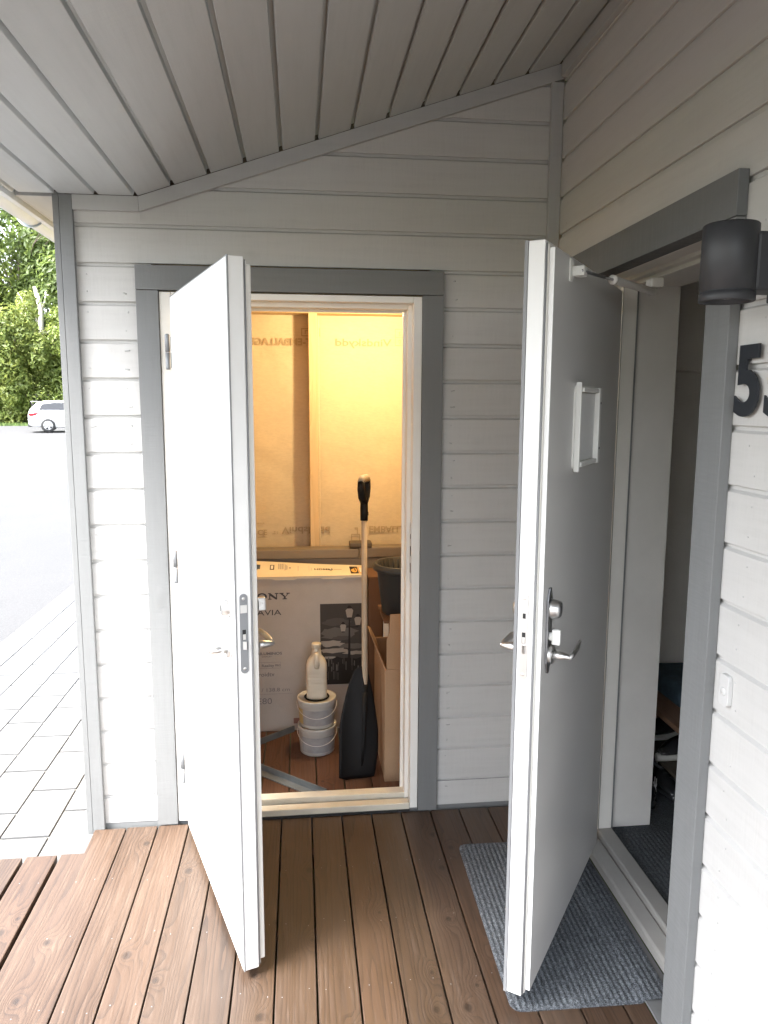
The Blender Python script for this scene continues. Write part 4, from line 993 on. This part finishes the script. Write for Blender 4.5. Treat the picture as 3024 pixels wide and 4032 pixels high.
# ------------------------------------------------------------------ trees
def foliage(b, c, rx, ry, rz, n, size, seed):
    rnd = random.Random(seed); t = b.bm
    clumps = []
    for _ in range(60):
        while True:
            p = Vector((rnd.uniform(-1, 1), rnd.uniform(-1, 1), rnd.uniform(-1, 1)))
            if .25 < p.length < 1: break
        clumps.append((p, rnd.uniform(.18, .36)))
    for _ in range(n):
        p, r_ = rnd.choice(clumps)
        q = Vector((rnd.gauss(0, 1), rnd.gauss(0, 1), rnd.gauss(0, 1))).normalized()*r_*rnd.uniform(.55, 1.05)
        v = p+q; pos = Vector((c[0]+v.x*rx, c[1]+v.y*ry, c[2]+v.z*rz))
        nrm = (q.normalized()+Vector((rnd.gauss(0, .5), rnd.gauss(0, .5), rnd.gauss(.3, .5)))).normalized()
        u = nrm.orthogonal().normalized(); u.rotate(Matrix.Rotation(rnd.uniform(0, 6.28), 3, nrm)); w_ = nrm.cross(u)
        s_ = size*rnd.uniform(.6, 1.35)
        vs = [t.verts.new(pos+u*s_*1.0), t.verts.new(pos+w_*s_*.42+nrm*s_*.08), t.verts.new(pos-u*s_*1.0), t.verts.new(pos-w_*s_*.42+nrm*s_*.08)]
        t.faces.new(vs)
def limb(b, a, d, L, r_, depth, rnd):
    pts = [Vector(a)]; dd = Vector(d).normalized()
    for k in range(4):
        dd = (dd+Vector((rnd.gauss(0, .12), rnd.gauss(0, .12), rnd.gauss(.03, .08)))).normalized(); pts.append(pts[-1]+dd*L/4)
    b.tube(pts, [r_, r_*.85, r_*.7, r_*.55, r_*.4], 8)
    if depth:
        for k in range(3):
            i = rnd.choice((2, 3, 4)); e_ = (dd+Vector((rnd.gauss(0, .6), rnd.gauss(0, .6), rnd.gauss(.2, .3)))).normalized(); limb(b, pts[i], e_, L*.62, r_*.45, depth-1, rnd)
def tree(name, x, y, h, rx, n, size, leafm, label, group, seed, low=.12):
    z = gz_(y)-.05; rnd = random.Random(seed)
    root = thing(name, label, 'tree', (x, y, z), group)
    b = MB(); b.tube([(x, y, z-.1), (x+.05, y, z+h*.2), (x+rnd.uniform(-.2, .2), y, z+h*.5), (x+rnd.uniform(-.3, .3), y, z+h*.85)], [.22, .17, .11, .03], 10)
    for k in range(7): limb(b, (x, y, z+h*rnd.uniform(.12, .6)), (rnd.uniform(-1, 1), rnd.uniform(-1, 1), rnd.uniform(.3, 1)), h*.3, .08, 1, rnd)
    b.build('trunk', 'bark', root)
    b = MB(); hz = h*(1-low)/2; foliage(b, (x, y, z+h*low+hz), rx, rx*.8, hz, n, size, seed); b.build('crown', leafm, root)
G1, G2 = 'tall dark trees beyond the road', 'sunlit bushy trees along the road edge'
T = [(-22.5, 50.5, 14, 4.2, 14000, 'leaf_mid', 'tall tree farthest left behind the road, mid green crown'),
     (-18.2, 51.5, 15, 4.4, 22000, 'leaf_dark', 'tall dark green tree above the white car, half hidden by the gutter'),
     (-13.6, 50.5, 13.5, 4.2, 22000, 'leaf_dark', 'tall dark green tree behind the grey corner board of the shed'),
     (-9.0, 51, 14, 4.2, 5000, 'leaf_mid', 'tall green tree hidden behind the shed, right of the other tall trees')]
for i, (x, y, h, rx, n, lm_, lb_) in enumerate(T): tree('deciduous_tree', x, y, h, rx, n, .21, lm_, lb_, G1, 20+i, .06)
T = [(-20.6, 46.2, 6.8, 2.6, 18000, 'leaf_mid', 'bushy green tree at the left edge of the photo beyond the road'),
     (-16.6, 46.0, 7.4, 2.7, 24000, 'leaf_gold', 'bushy yellow green tree behind the rear of the white car'),
     (-12.9, 46.4, 7.0, 2.7, 22000, 'leaf_mid', 'bushy green tree right above the roof of the white car')]
for i, (x, y, h, rx, n, lm_, lb_) in enumerate(T): tree('bushy_tree', x, y, h, rx, n, .135, lm_, lb_, G2, 60+i, -.03)
dead = MB(); rnd = random.Random(5)
dx, dy, dz_ = -16.1, 48.6, gz_(42)-.05
dead.tube([(dx, dy, dz_), (dx-.1, dy, dz_+4), (dx+.05, dy, dz_+7.2), (dx-.25, dy, dz_+8.6)], [.2, .19, .17, .12], 10)
dead.tube([(dx, dy, dz_+7.0), (dx+.35, dy, dz_+7.7), (dx+.45, dy, dz_+8.5)], [.10, .08, .06], 8); dead.tube([(dx+.4, dy, dz_+8.0), (dx+.8, dy, dz_+8.25), (dx+1.35, dy, dz_+8.35)], [.06, .05, .025], 8)
dead.tube([(dx-.1, dy, dz_+6.3), (dx-.7, dy, dz_+7.1), (dx-1.3, dy, dz_+8.2)], [.09, .07, .04], 8)
tag(dead.build('bare_tree', 'bare_wood', base=(dx, dy, dz_)), 'bare pale dead tree standing among the green crowns', 'tree')

# ------------------------------------------------------------------ camera
f_px = 1630.38; cam = bpy.data.cameras.new('camera'); cam.sensor_fit = 'HORIZONTAL'; cam.sensor_width = 36; cam.lens = 36*f_px/1659; cam.clip_start = .02; cam.clip_end = 800
co = bpy.data.objects.new('camera', cam); COL.objects.link(co)
yaw, pitch, roll = 0.112012796, 0.143792691, 0.00365721
fw = Vector((math.sin(yaw)*math.cos(pitch), math.cos(yaw)*math.cos(pitch), -math.sin(pitch))); rt = Vector((math.cos(yaw), -math.sin(yaw), 0)); up = rt.cross(fw)
r2 = rt*math.cos(roll)+up*math.sin(roll); u2 = -rt*math.sin(roll)+up*math.cos(roll)
co.matrix_world = Matrix(((r2.x, u2.x, -fw.x, .18677), (r2.y, u2.y, -fw.y, -2.95730), (r2.z, u2.z, -fw.z, 1.71709), (0, 0, 0, 1)))
SC.camera = co
# ------------------------------------------------------------------ light
SUN_EL, SUN_AZ = 60, 242      # from the left, slightly from behind the viewer (azimuth clockwise from +Y)
wd = bpy.data.worlds.new('World'); SC.world = wd; wd.use_nodes = True; nt = wd.node_tree
bg = nt.nodes['Background']; sky = nt.nodes.new('ShaderNodeTexSky'); sky.sky_type = 'NISHITA'; sky.sun_disc = False
sky.sun_elevation = R(SUN_EL); sky.sun_rotation = R(SUN_AZ); sky.air_density = 1.0; sky.dust_density = 4.0; sky.ozone_density = 1.0
hs = nt.nodes.new('ShaderNodeHueSaturation'); hs.inputs['Saturation'].default_value = .46
nt.links.new(sky.outputs[0], hs.inputs['Color']); nt.links.new(hs.outputs[0], bg.inputs['Color']); bg.inputs['Strength'].default_value = .15
sd = bpy.data.lights.new('sun', 'SUN'); sd.energy = 2.2; sd.angle = R(25); sd.color = (1, .985, .965)
so_ = bpy.data.objects.new('sun', sd); COL.objects.link(so_)
a = R(SUN_AZ); dirv = Vector((math.sin(a)*math.cos(R(SUN_EL)), math.cos(a)*math.cos(R(SUN_EL)), math.sin(R(SUN_EL))))
so_.rotation_euler = dirv.to_track_quat('Z', 'Y').to_euler(); so_.location = dirv*30
SC.view_settings.view_transform = 'Standard'; SC.view_settings.look = 'None'; SC.view_settings.gamma = 1; SC.view_settings.exposure = 3.12
SC.render.engine = 'CYCLES'; SC.cycles.max_bounces = 10; SC.cycles.diffuse_bounces = 7; SC.cycles.glossy_bounces = 4; SC.cycles.use_denoising = True
SC.cycles.sample_clamp_indirect = 30; SC.cycles.caustics_reflective = False; SC.cycles.caustics_refractive = False; SC.cycles.blur_glossy = 1.0
